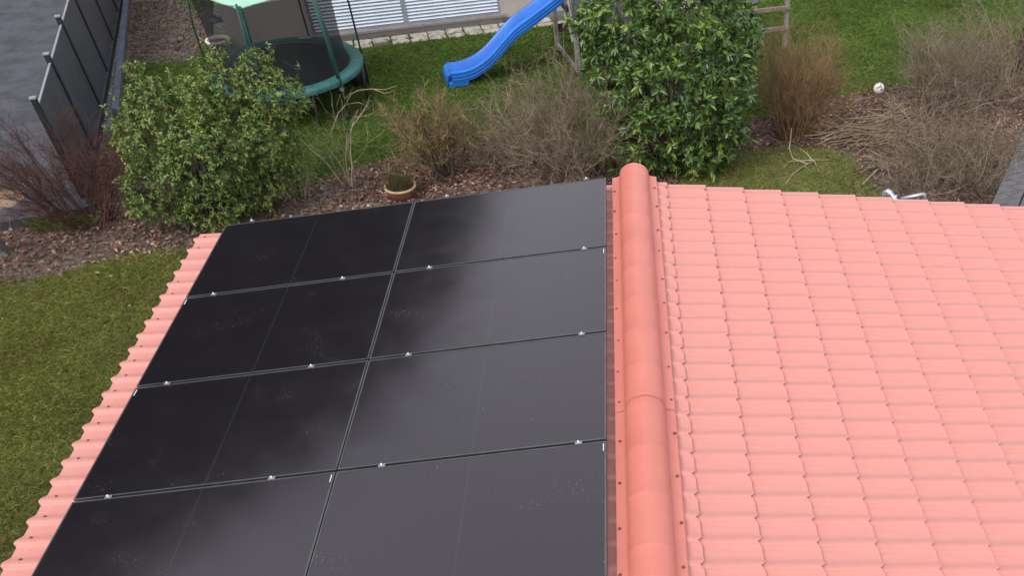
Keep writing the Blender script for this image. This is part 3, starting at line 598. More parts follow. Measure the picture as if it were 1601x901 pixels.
# ------------------------------------------------------------------ flower pot and bag near the house corner
pc_ = gnd(352, 96); po = empty('flower_pot', (pc_[0], pc_[1], 0), 'large cream flower pot with rolled rim and brown soil', 'flower pot')
MB().lathe([(.0, .0), (.15, 0), (.155, .02), (.215, .40), (.235, .405), (.25, .43), (.245, .46), (.22, .465), (.205, .45), (.20, .40)], (pc_[0], pc_[1], 0), 32).build('pot', M['pot'], po, smooth=True)
MB().lathe([(0, .41), (.10, .415), (.202, .405)], (pc_[0], pc_[1], 0), 24).build('soil', M['potsoil'], po)
bgp = gnd(338, 36)
mb = MB(); gg = np.random.default_rng(5)
prof = [(0, 0), (.12, 0), (.15, .04), (.14, .09), (.08, .12), (.04, .14), (.05, .16), (0, .16)]
mb.lathe(prof, (bgp[0], bgp[1], 0), 16); mb.v = [(x + gg.normal() * .012, y + gg.normal() * .012, max(0, z + gg.normal() * .008)) for x, y, z in mb.v]
tag(mb.build('sack', M['bag'], origin=(bgp[0], bgp[1], 0), smooth=True), 'small crumpled dark blue sack on the pale side path', 'sack')

# ------------------------------------------------------------------ slide, play tower and ladder frame
sa_ = np.array([-3.62, 11.50]); sb_ = np.array([-1.30, 12.22]); su = unit(sb_ - sa_); sn = np.array([-su[1], su[0]]); SLn = np.linalg.norm(sb_ - sa_)
sl_ = empty('slide', (sa_[0], sa_[1], 0), 'wavy blue plastic slide coming down from the wooden play tower', 'slide')
ts = np.linspace(0, 1, 33); prof_z = np.interp(ts, [0, .08, .18, .32, .46, .58, .72, .86, 1], [.235, .22, .25, .40, .68, .92, 1.08, 1.26, 1.45])
k = np.array([1, 2, 3, 2, 1]) / 9; prof_z[2:-2] = np.convolve(prof_z, k, 'valid')
sec = [(-.285, -.155), (-.262, -.155), (-.262, .0), (-.275, .015), (-.262, .03), (-.225, .03), (-.205, .01), (-.175, -.115), (-.12, -.142), (0, -.150), (.12, -.142), (.175, -.115), (.205, .01), (.225, .03), (.262, .03), (.275, .015), (.262, .0), (.262, -.155), (.285, -.155), (.285, .03), (.24, .052), (.20, .04), (.16, -.11), (0, -.135), (-.16, -.11), (-.20, .04), (-.24, .052), (-.285, .03)]
def slide_pt(t, z, w, h):
    p = sa_ + su * SLn * t + sn * w; return (p[0], p[1], z + h + .02)
outer = [(-.285, -.15), (-.262, -.15), (-.262, .0), (-.20, .005), (-.165, -.12), (0, -.145), (.165, -.12), (.20, .005), (.262, .0), (.262, -.15), (.285, -.15), (.285, .035), (.262, .055), (.215, .055), (.195, .03), (.15, -.095), (0, -.118), (-.15, -.095), (-.195, .03), (-.215, .055), (-.262, .055), (-.285, .035)]
V = [slide_pt(t, z + .02, w, h) for t, z in zip(ts, prof_z) for w, h in outer]; kk = len(outer)
Fc = [(i * kk + j, i * kk + (j + 1) % kk, (i + 1) * kk + (j + 1) % kk, (i + 1) * kk + j) for i in range(len(ts) - 1) for j in range(kk)] + [tuple(range(kk))[::-1], tuple((len(ts) - 1) * kk + j for j in range(kk))]
chute = MB().add(V, [f[::-1] for f in Fc]).build('chute', M['blue'], sl_, smooth=True); chute.modifiers.new('edge', 'EDGE_SPLIT').split_angle = math.radians(42)
for w in (-.288, .288):
    for h in (-.035, -.095): MB().tube([slide_pt(t, z + .02, w, h) for t, z in zip(ts, prof_z)], .008, 6).build('side_rib', M['blue'], chute)
c = sa_ - su * .0; ch = MB()
V = []
for i in range(9):                                  # rounded low lip and foot
    a = PI * i / 16; 
    for w in np.linspace(-.285, .285, 9):
        p = sa_ - su * (.10 * math.sin(a) + .0) + sn * w * (1 - .06 * i / 8); V.append((p[0], p[1], .02 + (.225 + .055 * (abs(w) > .2)) * math.cos(a) ** .8 if i < 8 else .02))
ch.add(V, [(i * 9 + j, i * 9 + j + 1, (i + 1) * 9 + j + 1, (i + 1) * 9 + j) for i in range(8) for j in range(8)]).build('foot_lip', M['blue'], sl_, smooth=True)
MB().box((*(sa_ + su * .13), .075), (.42, .555, .13), np.array([[*su, 0], [*sn, 0], [0, 0, 1]])).build('foot', M['blue'], sl_, bevel=.03)
f0 = gnd(905, 117)[:2]; b0 = gnd(872, 74)[:2]; tv = unit(b0 - f0); tn = np.array([tv[1], -tv[0]])      # left side runs from f0 back to b0; tn points right
TA = np.array([[*tn, 0], [*tv, 0], [0, 0, 1.0]]); TD = np.linalg.norm(b0 - f0); TW = 1.25
def TW_(r, b, z): return np.array([*(f0 + tn * r + tv * b), z])
to = empty('play_tower', TW_(TW / 2, TD / 2, 0), 'weathered grey wooden play tower behind the big evergreen bush', 'play tower')
for r, b in ((0, 0), (0, TD), (TW, 0), (TW, TD)): MB().box(TW_(r, b, 1.35), (.09, .09, 2.7), TA).build('post', M['greywood'], to, bevel=.006)
for r in (0, TW): MB().box(TW_(r, TD / 2, .06), (.05, TD - .1, .11), TA).build('base_beam', M['greywood'], to, bevel=.004)
MB().box(TW_(TW / 2, 0, .06), (TW - .1, .05, .11), TA).build('base_beam', M['greywood'], to, bevel=.004)
for r in (0, TW): MB().box(TW_(r, TD / 2, 1.12), (.045, TD - .1, .14), TA).build('floor_beam', M['darkwood'], to)
MB().box(TW_(TW / 2, .02, .62), (TW - .1, .03, .16), TA).build('sandbox_board', M['redwood'], to)
MB().box(TW_(TW / 2, TD, .40), (TW - .1, .03, .16), TA).build('sandbox_board', M['redwood'], to)
for k in range(10): MB().box(TW_(TW / 2, .08 + k * (TD - .12) / 9.3, 1.205), (TW, (TD - .12) / 9.3 - .01, .022), TA).build('floor_board', M['greywood'], to)
for k in range(9): MB().box(TW_(TW / 2 , -.058, .92 + k * .135), (TW + .1, .022, .126), TA).build('wall_board', M['darkwood'], to, bevel=.003)
dgn = unit(np.array([*(tv * TD * .9), 1.0])); 
MB().tube([TW_(-.03, .08, .62), TW_(-.03, TD * .62, 1.75)], .035, 4).build('brace', M['greywood'], to)
MB().tube([TW_(-.06, -.02, 1.15), TW_(-.06, TD * .35, 2.3)], .028, 4).build('brace', M['greywood'], to)
# ladder end of the climbing frame
la, lb = np.array([2.69, 12.67]), np.array([3.41, 12.85]); lu2 = unit(lb - la); LA = np.array([[*lu2, 0], [-lu2[1], lu2[0], 0], [0, 0, 1.0]])
lf = empty('ladder_frame', (*((la + lb) / 2), 0), 'brown wooden ladder of a climbing frame right of the evergreen bush', 'ladder')
for q in (la - lu2 * .0, lb): MB().box((q[0], q[1] + .06, 1.2), (.09, .07, 2.4), LA).build('rail', M['greywood'], lf, bevel=.006)
for k in range(6):
    z = .46 + k * .40; c = (la + lb) / 2; r = MB().box((c[0], c[1], z), (np.linalg.norm(lb - la) + .10, .045, .085), LA).build('rung', M['rungwood'], lf, bevel=.006)
    for q in (la, lb): MB().tube([(q[0] - LA[1][0] * .02, q[1] - LA[1][1] * .02, z), (q[0] - LA[1][0] * .032, q[1] - LA[1][1] * .032, z)], .016, 8).build('bolt', M['alu'], r)
# football
fb = gnd(1373, 147); fbo = empty('football', (fb[0], fb[1], 0), 'scuffed white football lying at the edge of the flower bed', 'ball')
ico((fb[0], fb[1], 0), .109).build('ball', M['whiteball'], fbo, smooth=True)
gg = np.random.default_rng(2)
for k in range(9):
    d = unit(gg.normal(size=3) + np.array([0, -.7, .7])); a = unit(np.cross(d, [0.1, .2, 1])); b = np.cross(d, a); c0 = np.array([fb[0], fb[1], .109])
    MB().add([c0 + .1105 * unit(d + .20 * (math.cos(q) * a + math.sin(q) * b)) for q in np.arange(5) * 2 * PI / 5], [(0, 1, 2, 3, 4)]).build('patch', M['blackpatch'], fbo)

# ------------------------------------------------------------------ planter, stones, stump, log, board roof
pl = gnd(630, 309); plo = empty('planter_bowl', (pl[0], pl[1], 0), 'round terracotta planter with tan rim and dry stalks behind the panels', 'planter')
MB().lathe([(0, 0), (.19, 0), (.245, .17), (.25, .20)], (pl[0], pl[1], 0), 32).build('bowl', M['terracotta'], plo, smooth=True)
MB().lathe([(.25, .19), (.268, .195), (.268, .222), (.245, .232), (.226, .22), (.22, .17)], (pl[0], pl[1], 0), 32).build('rim', M['tan'], plo, smooth=True)
MB().lathe([(0, .19), (.12, .195), (.23, .18)], (pl[0], pl[1], 0), 24).build('soil', M['potsoil'], plo)
g = np.random.default_rng(21); n = 520; a = g.uniform(0, 2 * PI, n); r = .21 * np.sqrt(g.uniform(0, 1, n)); S = np.c_[pl[0] + r * np.cos(a), pl[1] + r * np.sin(a), np.full(n, .18)]
P = grow(S, np.c_[g.normal(size=n) * .35, g.normal(size=n) * .35, np.ones(n)], g.uniform(.14, .42, n), 5, .22, .0, g); V, Q = tubes(P, taper(np.full(n, .0035), np.full(n, .001), 5)); big('dry_stalks', V, [Q], M['dry'], plo)
fc = gnd(630, 284, .0); fo = empty('snowdrops', (fc[0], fc[1], 0), 'small clump of white snowdrops behind the round planter', 'flowers')
n = 16; S = np.c_[fc[0] + g.normal(size=n) * .07, fc[1] + g.normal(size=n) * .05, np.zeros(n)]; P = grow(S, np.c_[g.normal(size=n) * .2, g.normal(size=n) * .2, np.ones(n)], g.uniform(.13, .2, n), 5, .1, 0, g)
V, Q = tubes(P, taper(np.full(n, .003), np.full(n, .002), 5)); big('stems', V, [Q], M['dry'], fo)
tp = np.repeat(P[:, -1], 4, 0); D = np.c_[g.normal(size=(4 * n, 2)) * .6, np.full(4 * n, -.7)]; V, Fq = leaves(tp, D, g.normal(size=(4 * n, 3)), np.full(4 * n, .045), np.full(4 * n, .026), True); big('petals', V, Fq, M['petal'], fo)
sp_ = gnd(279, 347); mb = MB().add([(sp_[0] - .16, sp_[1] - .07, 0), (sp_[0] + .13, sp_[1] - .08, 0), (sp_[0] + .15, sp_[1] + .05, 0), (sp_[0] - .06, sp_[1] + .10, 0), (sp_[0] - .15, sp_[1] - .065, .05), (sp_[0] + .12, sp_[1] - .075, .06), (sp_[0] + .14, sp_[1] + .04, .10), (sp_[0] - .055, sp_[1] + .09, .11)], [(0, 1, 5, 4), (1, 2, 6, 5), (2, 3, 7, 6), (3, 0, 4, 7), (4, 5, 6, 7)])
tag(mb.build('flat_stone', mat('pinkstone', (.30, .24, .21), (.40, .33, .29), 9, .9, .5), origin=(sp_[0], sp_[1], 0), bevel=.012), 'flat pinkish stone lying under the green bush', 'stone')
PEB = ['at the dark asphalt edge left of the grass tuft', 'right of the grass tuft, below the red-brown shrub', 'beside the grey stump, lower of a touching pair', 'beside the grey stump, upper of a touching pair', 'alone in the leaf litter midway between stump and roof',
       'lying farthest down on the left lawn', 'in the lawn at the left picture edge', 'in the lawn near its upper border with the leaves', 'close under the red-brown bare shrub', 'in the leaf litter below the red-brown shrub']
pp_ = [(62, 355), (126, 350), (27, 386), (30, 381), (115, 379), (66, 514), (5, 500), (100, 474), (121, 343), (140, 372)]
for k, (x, y) in enumerate(pp_):
    q = gnd(x, y); r = gs.uniform(.016, .030) if y < 400 else gs.uniform(.02, .028); V, Fq = rocks(np.array([[q[0], q[1], r * .5]]), np.array([r]), g)
    tag(big('pebble', V, Fq, M['stone'], origin=(q[0], q[1], 0)), 'white pebble ' + PEB[k], 'pebble', 'white pebbles at the left')
st = gnd(6, 398); so_ = empty('tree_stump', (st[0], st[1], 0), 'grey tree stump with thin shoots at the left picture edge', 'stump')
mb = MB().lathe([(.17, 0), (.13, .08), (.11, .25), (.105, .38), (.0, .40)], (st[0] - .05, st[1], 0), 14); gg = np.random.default_rng(8); mb.v = [(x + gg.normal() * .012, y + gg.normal() * .012, max(z, 0)) for x, y, z in mb.v]; mb.build('trunk', M['stumpbark'], so_)
n = 9; P = grow(np.tile([st[0] - .03, st[1], .12], (n, 1)) + g.normal(size=(n, 3)) * .05, np.c_[g.normal(size=n) * .6 + .3, g.normal(size=n) * .4, np.ones(n)], g.uniform(.3, .7, n), 6, .22, .05, g); V, Q = tubes(P, taper(np.full(n, .008), np.full(n, .003), 6)); big('shoots', V, [Q], M['twig_brown'], so_)
dp = gnd(1588, 115); tag(MB().box((dp[0], dp[1], .45), (.16, .12, .9), None).build('timber_post', M['redwood'], origin=(dp[0], dp[1], 0), bevel=.02), 'short dark timber post among the shrubs at the right edge', 'post')
# low board-roofed store at the right
bq = gnd(1600, 322, .9); bo = empty('board_store', (*((gxy(1640, 205, .8) + gxy(1582, 350, .8)) / 2), 0), 'low weathered board roof of a garden store at the right edge', 'garden store')
ridge_a, ridge_b = gnd(1640, 205, .8), gnd(1582, 350, .8); ru = unit(ridge_b - ridge_a); rn = np.array([ru[1], -ru[0], 0]); rn = rn if rn[0] > 0 else -rn; RL = np.linalg.norm(ridge_b - ridge_a)
for sgn, wid in ((-1, .42), (1, .9)):
    d = unit(np.array([rn[0] * sgn, rn[1] * sgn, -.42])); nb = 15; bw = RL / nb
    nrm = np.cross(ru, d); nrm = nrm if nrm[2] > 0 else -nrm
    for k in range(nb):
        c = ridge_a + ru * (k + .5) * bw + d * (wid / 2 + .01) + nrm * gs.uniform(0, .006)
        MB().box(c, (wid, bw - .012, .022), np.array([d, ru, np.cross(d, ru)])).build('roof_board', M['darkwood'], bo, bevel=.002)
for e_ in (.06, .94):
    for sgn, wid in ((-1, .34), (1, .78)):
        q = ridge_a + ru * RL * e_ + rn * sgn * wid; h = .8 - .42 * wid - .05; MB().box((q[0], q[1], h / 2), (.06, .06, h)).build('leg', M['darkwood'], bo)
for sgn, wid in ((-1, .34), (1, .78)):
    q = (ridge_a + ridge_b) / 2 + rn * sgn * wid; h = .8 - .42 * wid - .06; MB().box((q[0], q[1], h / 2), (RL * .86, .02, h - .04), np.array([ru, rn, [0, 0, 1]])).build('side_wall', M['darkwood'], bo)

# ------------------------------------------------------------------ shrubs
def bare_shrub(name, base, n0, H, spread, lean, m, seed, label, foot=.15, r0=.012, per=(6, 5), droop=0.0, wob=.13, kid=(.25, .75), group=None, kl=(.28, .5)):
    g = np.random.default_rng(seed); b = np.array([base[0], base[1], 0.0]); t = empty(name, b, label, 'shrub', group)
    a = g.uniform(0, 2 * PI, n0); r = foot * np.sqrt(g.uniform(0, 1, n0)); S = b + np.c_[r * np.cos(a), r * np.sin(a), np.zeros(n0)]
    tl = spread * np.sqrt(g.uniform(0, 1, n0)); D = np.c_[np.sin(tl) * np.cos(a) + lean[0], np.sin(tl) * np.sin(a) + lean[1], np.cos(tl)]
    L = H * g.uniform(.6, 1.08, n0); P = grow(S, D, L, 8, wob, .03 - droop, g); ra = r0 * g.uniform(.6, 1.2, n0)
    V, Q = tubes(P, taper(ra, ra * .3, 8), 5); big('main_stems', V, [Q], M[m] if r0 < .02 else M['bark'], t)
    S1, D1, pi, tt = kids(P, per[0], kid, .25, 1, g); L1 = L[pi] * g.uniform(*kl, len(pi)) * (1.15 - .5 * tt); P1 = grow(S1, D1, L1, 6, wob * 1.4, .05 - droop, g); r1 = np.maximum(ra[pi] * .38, .0028)
    parts = [tubes(P1, taper(r1, r1 * .4, 6), 3)]
    S2, D2, pj, tt = kids(P1, per[1], kid, .15, 1, g); L2 = L1[pj] * g.uniform(.25, .6, len(pj)); P2 = grow(S2, D2, L2, 4, wob * 1.6, .04 - droop, g); r2 = np.maximum(r1[pj] * .55, .0021)
    parts.append(tubes(P2, taper(r2, r2 * .55, 4), 3)); V, Q = merge(parts)
    big('twigs', V, Q, M[m], t); return t
def G(x, y): return gnd(x, y)
bare_shrub('bare_shrub', G(150, 350), 60, 1.6, .85, (-.14, .05), 'twig_red', 31, 'dense dark red-brown bare shrub in front of the grey fence', foot=.28, r0=.010, per=(9, 8))
bare_shrub('bare_shrub', G(702, 272), 16, 1.22, .55, (-.06, .10), 'twig_olive', 32, 'yellow-brown bare shrub with several trunks in the leaf litter', foot=.20, r0=.028, per=(16, 9), kl=(.3, .55), wob=.17)
bare_shrub('bare_shrub', G(905, 268), 110, 1.8, .80, (-.10, .08), 'twig_brown', 33, 'wide tangled brown bare shrub left of the big evergreen', foot=.40, r0=.011, per=(7, 6), wob=.22, kid=(.3, 1.1))
bare_shrub('bare_shrub', G(810, 245), 45, 1.5, .85, (-.08, .05), 'twig_brown', 34, 'sparse brown bare shrub in front of the blue slide', foot=.30, r0=.011, per=(6, 5), wob=.22, kid=(.3, 1.1))
bare_shrub('bare_shrub', G(1243, 212), 130, 1.7, .50, (.0, .05), 'twig_orange', 35, 'upright orange-brown bare shrub right of the evergreen bush', foot=.30, r0=.008, per=(7, 5), wob=.17)
bare_shrub('bare_shrub', G(1475, 175), 110, 1.6, .62, (.05, .05), 'twig_brown', 36, 'upright grey-brown bare shrub behind the pile of cut branches', foot=.35, r0=.008, per=(7, 5), wob=.2, kid=(.3, 1.0))
bare_shrub('bare_shrub', G(1450, 245), 75, 1.35, 1.05, (.0, .0), 'twig_brown', 37, 'low arching tangle of brown stems beside the cut branches', foot=.4, r0=.009, per=(6, 5), droop=.12, wob=.24)
bare_shrub('bare_shrub', G(1525, 290), 110, 1.35, .95, (.0, .08), 'twig_brown', 38, 'brown bramble tangle in front of the board roof', foot=.4, r0=.008, per=(7, 6), droop=.10, wob=.26)
bare_shrub('bare_shrub', G(1585, 140), 75, 1.75, .85, (-.05, .0), 'twig_brown', 39, 'arching brown shrub at the right edge above the board roof', foot=.35, r0=.009, per=(7, 6), droop=.09, wob=.22)
bare_shrub('bare_shrub', G(1440, 300), 40, .75, 1.1, (.0, .0), 'twig_brown', 40, 'small sprawling brown shrub close behind the rear roof edge', foot=.3, r0=.007, per=(6, 5), droop=.08)
bare_shrub('bare_shrub', G(548, 290), 8, 1.35, .45, (-.05, .15), 'twig_pale', 41, 'thin pale branching shrub between the trampoline and the panels', foot=.12, r0=.010, per=(4, 3), kid=(.4, .9), kl=(.3, .6))
bare_shrub('bare_shrub', G(470, 320), 10, .8, .7, (.0, .0), 'twig_brown', 42, 'small leafless brown shrub beside the green leafy bush', foot=.2, r0=.006, per=(5, 4))
bare_shrub('bare_shrub', G(770, 262), 40, .65, 1.0, (.0, .0), 'twig_brown', 43, 'low brown stems spreading over the leaf litter right of the trunks', foot=.35, r0=.005, per=(5, 5))

def leafy(name, base, blobs, m, seed, label, cl, per, LL, WW, droop, stems, singles=0):
    small_gaps = not singles
    g = np.random.default_rng(seed); b = np.array([base[0], base[1], 0.0]); t = empty(name, b, label, 'bush'); k = pxm(b + np.array([0, 0, 1.0]))
    vd = unit(np.array([b[0] - CAM[0], b[1] - CAM[1], 0])); C = []; O = []
    for (x, y, r, dp) in blobs:
        c = up(x, y, b) + vd * dp; rr = r / k; n = max(6, int(cl * rr * rr)); d = unit(g.normal(size=(n, 3))); q = c + d * rr * (g.uniform(.62, 1.06, n) ** .7)[:, None] * np.array([1, 1, .95])
        ins = np.zeros(n, bool)
        for (x2, y2, r2, d2) in blobs:
            if (x2, y2) != (x, y): ins |= np.linalg.norm(q - (up(x2, y2, b) + vd * d2), axis=1) < r2 / k * .66
        ok = ~ins & (q[:, 2] > .06); C.append(q[ok]); O.append(d[ok])
    C = np.concatenate(C); O = np.concatenate(O)
    if len(C) > 200:                                # gaps in the crown and sprays that stick out of it
        nh = 34 if small_gaps else 14; hc = C[g.choice(len(C), nh, False)]; hr_ = g.uniform(.07, .17, nh); ok = np.ones(len(C), bool)
        for c_, h_ in zip(hc, hr_): ok &= np.linalg.norm(C - c_, axis=1) > h_
        C, O = C[ok], O[ok]; pk = g.choice(len(C), 90, False)
        for e_ in (.07, .14, .21): C = np.concatenate([C, C[pk] + unit(O[pk] + np.array([0, 0, .5])) * (e_ * g.uniform(.5, 1.2, 90))[:, None]]); O = np.concatenate([O, O[pk]])
    n = len(C)
    # stems from the foot to a share of the clusters
    pick = g.choice(n, min(stems, n), False); S = b + np.c_[g.normal(size=(len(pick), 2)) * .12, np.zeros(len(pick))]; E = C[pick]; tt = np.linspace(0, 1, 7)[None, :, None]
    mid = S + (E - S) * np.array([.35, .35, .6]); P = (1 - tt) ** 2 * S[:, None] + 2 * tt * (1 - tt) * mid[:, None] + tt ** 2 * E[:, None] + g.normal(size=(len(pick), 7, 3)) * .012 * np.minimum(tt * 4, 1)
    V, Q = tubes(P, taper(g.uniform(.008, .02, len(pick)), np.full(len(pick), .003), 7), 4); big('stems', V, [Q], M['bark'], t)
    ax = unit(O + g.normal(size=O.shape) * .45 + np.array([0, -.25, .35])); PP = np.repeat(C, per, 0); AX = np.repeat(ax, per, 0); N_ = len(PP)
    Rv = unit(np.cross(AX, g.normal(size=AX.shape))); ang = g.uniform(.35, 1.35, N_)[:, None]; D = AX * np.cos(ang) + Rv * np.sin(ang) + np.array([0, 0, -droop]); PP = PP + AX * g.uniform(-.05, .06, N_)[:, None]
    L = LL * g.uniform(.65, 1.2, N_); W = WW * g.uniform(.8, 1.2, N_); U = AX + g.normal(size=AX.shape) * .3
    tw = np.stack([C - ax * .14, C + ax * .04], 1); V, Q = tubes(tw, np.full((n, 2), .003), 3); big('twigs', V, [Q], M['bark'], t)
    if singles:
        q = proj(PP); vis = ((CAM - PP) * np.repeat(O, per, 0)).sum(1) / np.linalg.norm(CAM - PP, axis=1) + g.uniform(0, .25, N_); vis[(q[:, 1] < 3) | (q[:, 1] > 300)] = -9; sel = np.argsort(-vis)[:singles * 3]; sel = g.choice(sel, singles, False)
        V0, Fq = LEAF_V * np.array([LL, WW, LL]), [tuple(f) for f in LEAF_T] + [tuple(f) for f in LEAF_Q]; variants = []
        for k_ in range(5):
            me = bpy.data.meshes.new('leaf'); me.from_pydata([tuple(v) for v in V0 * np.array([1, 1, .6 + .25 * k_])], [], Fq); me.update(); me.materials.append(M[m + '_single']); variants.append(me)
        for i in sel:
            d = unit(D[i]); s_ = unit(np.cross(U[i], d)); u2 = np.cross(d, s_); f = L[i] / LL
            o = bpy.data.objects.new('leaf', variants[int(g.integers(5))]); COL.objects.link(o); o.parent = t; p = PP[i] - b
            o.matrix_local = Matrix(((d[0] * f, s_[0] * f, u2[0] * f, p[0]), (d[1] * f, s_[1] * f, u2[1] * f, p[1]), (d[2] * f, s_[2] * f, u2[2] * f, p[2]), (0, 0, 0, 1)))
        keep = np.ones(N_, bool); keep[sel] = False; PP, D, U, L, W = PP[keep], D[keep], U[keep], L[keep], W[keep]
    V, Fq = leaves(PP, D, U, L, W); big('foliage', V, Fq, M[m], t, kind='stuff', smooth=True); return t
ls = M['leaf_laurel'].copy(); ls.name = 'leaf_laurel_single'
for nd in ls.node_tree.nodes:
    if nd.type == 'NEW_GEOMETRY':
        oi = ls.node_tree.nodes.new('ShaderNodeObjectInfo'); ls.node_tree.links.new(oi.outputs['Random'], nd.outputs['Random Per Island'].links[0].to_socket); break
M['leaf_laurel_single'] = ls
leafy('leafy_bush', G(318, 348), [(238, 162, 36, .1), (300, 168, 42, .1), (352, 135, 36, .1), (400, 112, 28, .1), (418, 148, 40, .05), (455, 158, 28, .1), (235, 215, 48, .0), (305, 235, 66, -.25), (385, 210, 58, -.1), (250, 290, 50, -.1), (325, 300, 58, -.2), (400, 285, 46, -.1), (212, 112, 13, .1), (340, 95, 12, .2), (435, 232, 36, .05), (455, 280, 26, .1), (440, 310, 30, .1), (370, 340, 30, .0), (230, 320, 26, .0)], 'leaf_bush', 51, 'tall loose green bush with yellowish leaf tips left of the panels', 1500, 9, .066, .024, .45, 110)
leafy('evergreen_bush', G(1050, 258), [(1000, 40, 82, .1), (1090, 45, 88, .1), (1045, -40, 90, .1), (1040, 120, 92, -.1), (1112, 130, 66, .0), (958, 92, 46, .0), (1020, 195, 66, -.2), (1085, 205, 62, -.15), (985, 165, 48, -.05), (1130, 60, 52, .1), (1125, 200, 36, .0), (975, 235, 24, -.2), (935, 35, 34, .1), (1150, 100, 30, .05)], 'leaf_laurel', 52, 'large glossy dark green evergreen bush behind the roof ridge', 500, 8, .135, .046, .25, 60, singles=300)
leafy('leafy_bush', G(925, 262), [(935, 240, 18, 0), (918, 248, 12, 0)], 'leaf_laurel', 53, 'small green evergreen shoot low beside the tangled brown shrub', 600, 7, .11, .036, .2, 8)
leafy('leafy_bush', G(928, 108), [(925, 78, 20, 0), (940, 95, 14, 0)], 'leaf_laurel', 54, 'small light green shrub beside the post of the play tower', 700, 7, .09, .032, .2, 8)

# ------------------------------------------------------------------ cut branches
def sticks(t, n, centre, spread, g, m, lo, hi, ang0, angs, hz):
    for k in range(n):
        c = centre + np.array([g.normal() * spread[0], g.normal() * spread[1], 0]); a = ang0 + g.normal() * angs; L = g.uniform(lo, hi); d = np.array([math.cos(a), math.sin(a), g.normal() * .12]); z = abs(g.normal()) * hz + .012
        P = np.array([c + d * L * (f - .5) + np.array([0, 0, z + .10 * L * (f * (1 - f)) * g.uniform(-.2, 1)]) + g.normal(size=3) * .012 for f in np.linspace(0, 1, 5)]); P[:, 2] = np.maximum(P[:, 2], .008)
        MB().tube(P, np.linspace(1, .4, 5) * g.uniform(.007, .016), 5).build('stick', m, t)
g = np.random.default_rng(61)
c = gnd(1370, 212); t = empty('branch_pile', (c[0], c[1], 0), 'pile of pale cut branches lying on the bed behind the roof', 'branch pile')
sticks(t, 110, c, (.45, .20), g, M['twig_pale'], .5, 1.5, .35, .35, .08); sticks(t, 60, gnd(1425, 190), (.5, .35), g, M['twig_brown'], .4, 1.2, .6, .9, .12)
c = gnd(1395, 255); t = empty('branch_pile', (c[0], c[1], 0), 'smaller heap of cut twigs and stubs nearer the rear roof edge', 'branch pile')
sticks(t, 45, c, (.30, .22), g, M['twig_pale'], .25, .8, 1.3, .7, .05)
def fallen(name, pts, r, subs, label, seed, m='twig_pale'):
    g = np.random.default_rng(seed); P = np.array([np.array([*gxy(x, y, h), h]) for x, y, h in pts]); c = P.mean(0); c[2] = 0; mb = MB().tube(P, np.linspace(r, r * .5, len(P)), 6)
    for q in subs: S = np.array([np.array([*gxy(x, y, h), h]) for x, y, h in q]); mb.tube(S, np.linspace(r * .6, r * .25, len(S)), 5)
    tag(mb.build(name, M[m], origin=c), label, 'branch')
fallen('fallen_branch', [(1228, 288, .02), (1240, 272, .03), (1256, 260, .04), (1275, 250, .05), (1294, 250, .03)], .016, [[(1212, 281, .02), (1232, 276, .02), (1246, 268, .03)], [(1262, 256, .04), (1240, 248, .12), (1234, 232, .28), (1238, 200, .5)], [(1270, 251, .05), (1262, 240, .10), (1250, 231, .14)], [(1275, 250, .05), (1255, 251, .06), (1235, 252, .05), (1226, 261, .03)], [(1273, 252, .05), (1278, 262, .03), (1280, 268, .01)], [(1258, 260, .03), (1272, 270, .02)]], 'forked pale branch lying on the grass behind the roof', 1)
fallen('fallen_branch', [(1348, 289, .02), (1362, 275, .03), (1376, 262, .04), (1386, 250, .05)], .018, [[(1368, 270, .04), (1372, 264, .06)]], 'straight pale cut stick at the edge of the grass patch', 2)
fallen('fallen_branch', [(528, 178, .25), (541, 163, .45), (549, 147, .7), (560, 141, .8), (580, 139, .85), (602, 140, .9), (620, 134, 1.0)], .012, [[(541, 163, .45), (560, 160, .5), (568, 163, .5)], [(586, 140, .86), (602, 146, .85), (618, 141, .9)], [(536, 170, .35), (534, 155, .55), (530, 148, .7)], [(528, 178, .25), (522, 195, .12), (515, 215, .02)]], 'long arching pale branch reaching up beside the trampoline', 3)
fallen('fallen_branch', [(632, 256, .05), (650, 262, .12), (668, 272, .10), (690, 278, .02)], .03, [], 'dark thick dead branch lying left of the shrub trunks', 4, 'twig_red')
fallen('log', [(1578, 160, .06), (1592, 152, .06), (1612, 142, .06)], .05, [], 'pale cut log at the right edge among the brambles', 5)

# ------------------------------------------------------------------ leaf litter, mulch, grass
ASPH = top + []
def scatter(n, x0, x1, y0, y1, g): return np.c_[g.uniform(x0, x1, n), g.uniform(y0, y1, n), np.zeros(n)]
g = np.random.default_rng(71)
ph = g.uniform(0, 6.28, (10, 2)); fr = g.normal(size=(10, 2)) * 1.6
def patch(P): return sum(np.sin(P[:, :2] @ fr[i] + ph[i, 0]) for i in range(10)) / 10
fn2 = inpoly
STRIP = [tuple(fl0), tuple(fl1 + fu * 6), tuple(k1 + kn * .2), tuple(k0 + kn * .1)]
def bedmask(P, edge=0.0):
    return ~inpoly(P, FRONT) & ~inpoly(P, BACK) & ~inpoly(P, ASPH) & ~inpoly(P, PATCH) & ~inpoly(P, SOILP) & ~inpoly(P, STRIP) & ~((np.abs(P[:, 0]) < 4.2) & (P[:, 1] < .1))
P = scatter(175000, -12.5, 12.5, 3.2, 12.5, g); P = P[inframe(P, 260)]; n0 = len(P)
inbed = bedmask(P); pt_ = patch(P); jit = P + np.c_[g.normal(size=(len(P), 2)) * .28, np.zeros(len(P))]; near = bedmask(jit)
keep = (inbed & (g.uniform(size=len(P)) < .52 + .35 * np.clip(pt_ * 2, -.6, 1))) | (~inbed & near & ~inpoly(P, ASPH) & (g.uniform(size=len(P)) < .20))
L = P[keep]; n = len(L); L[:, 2] = g.uniform(.006, .045, n)
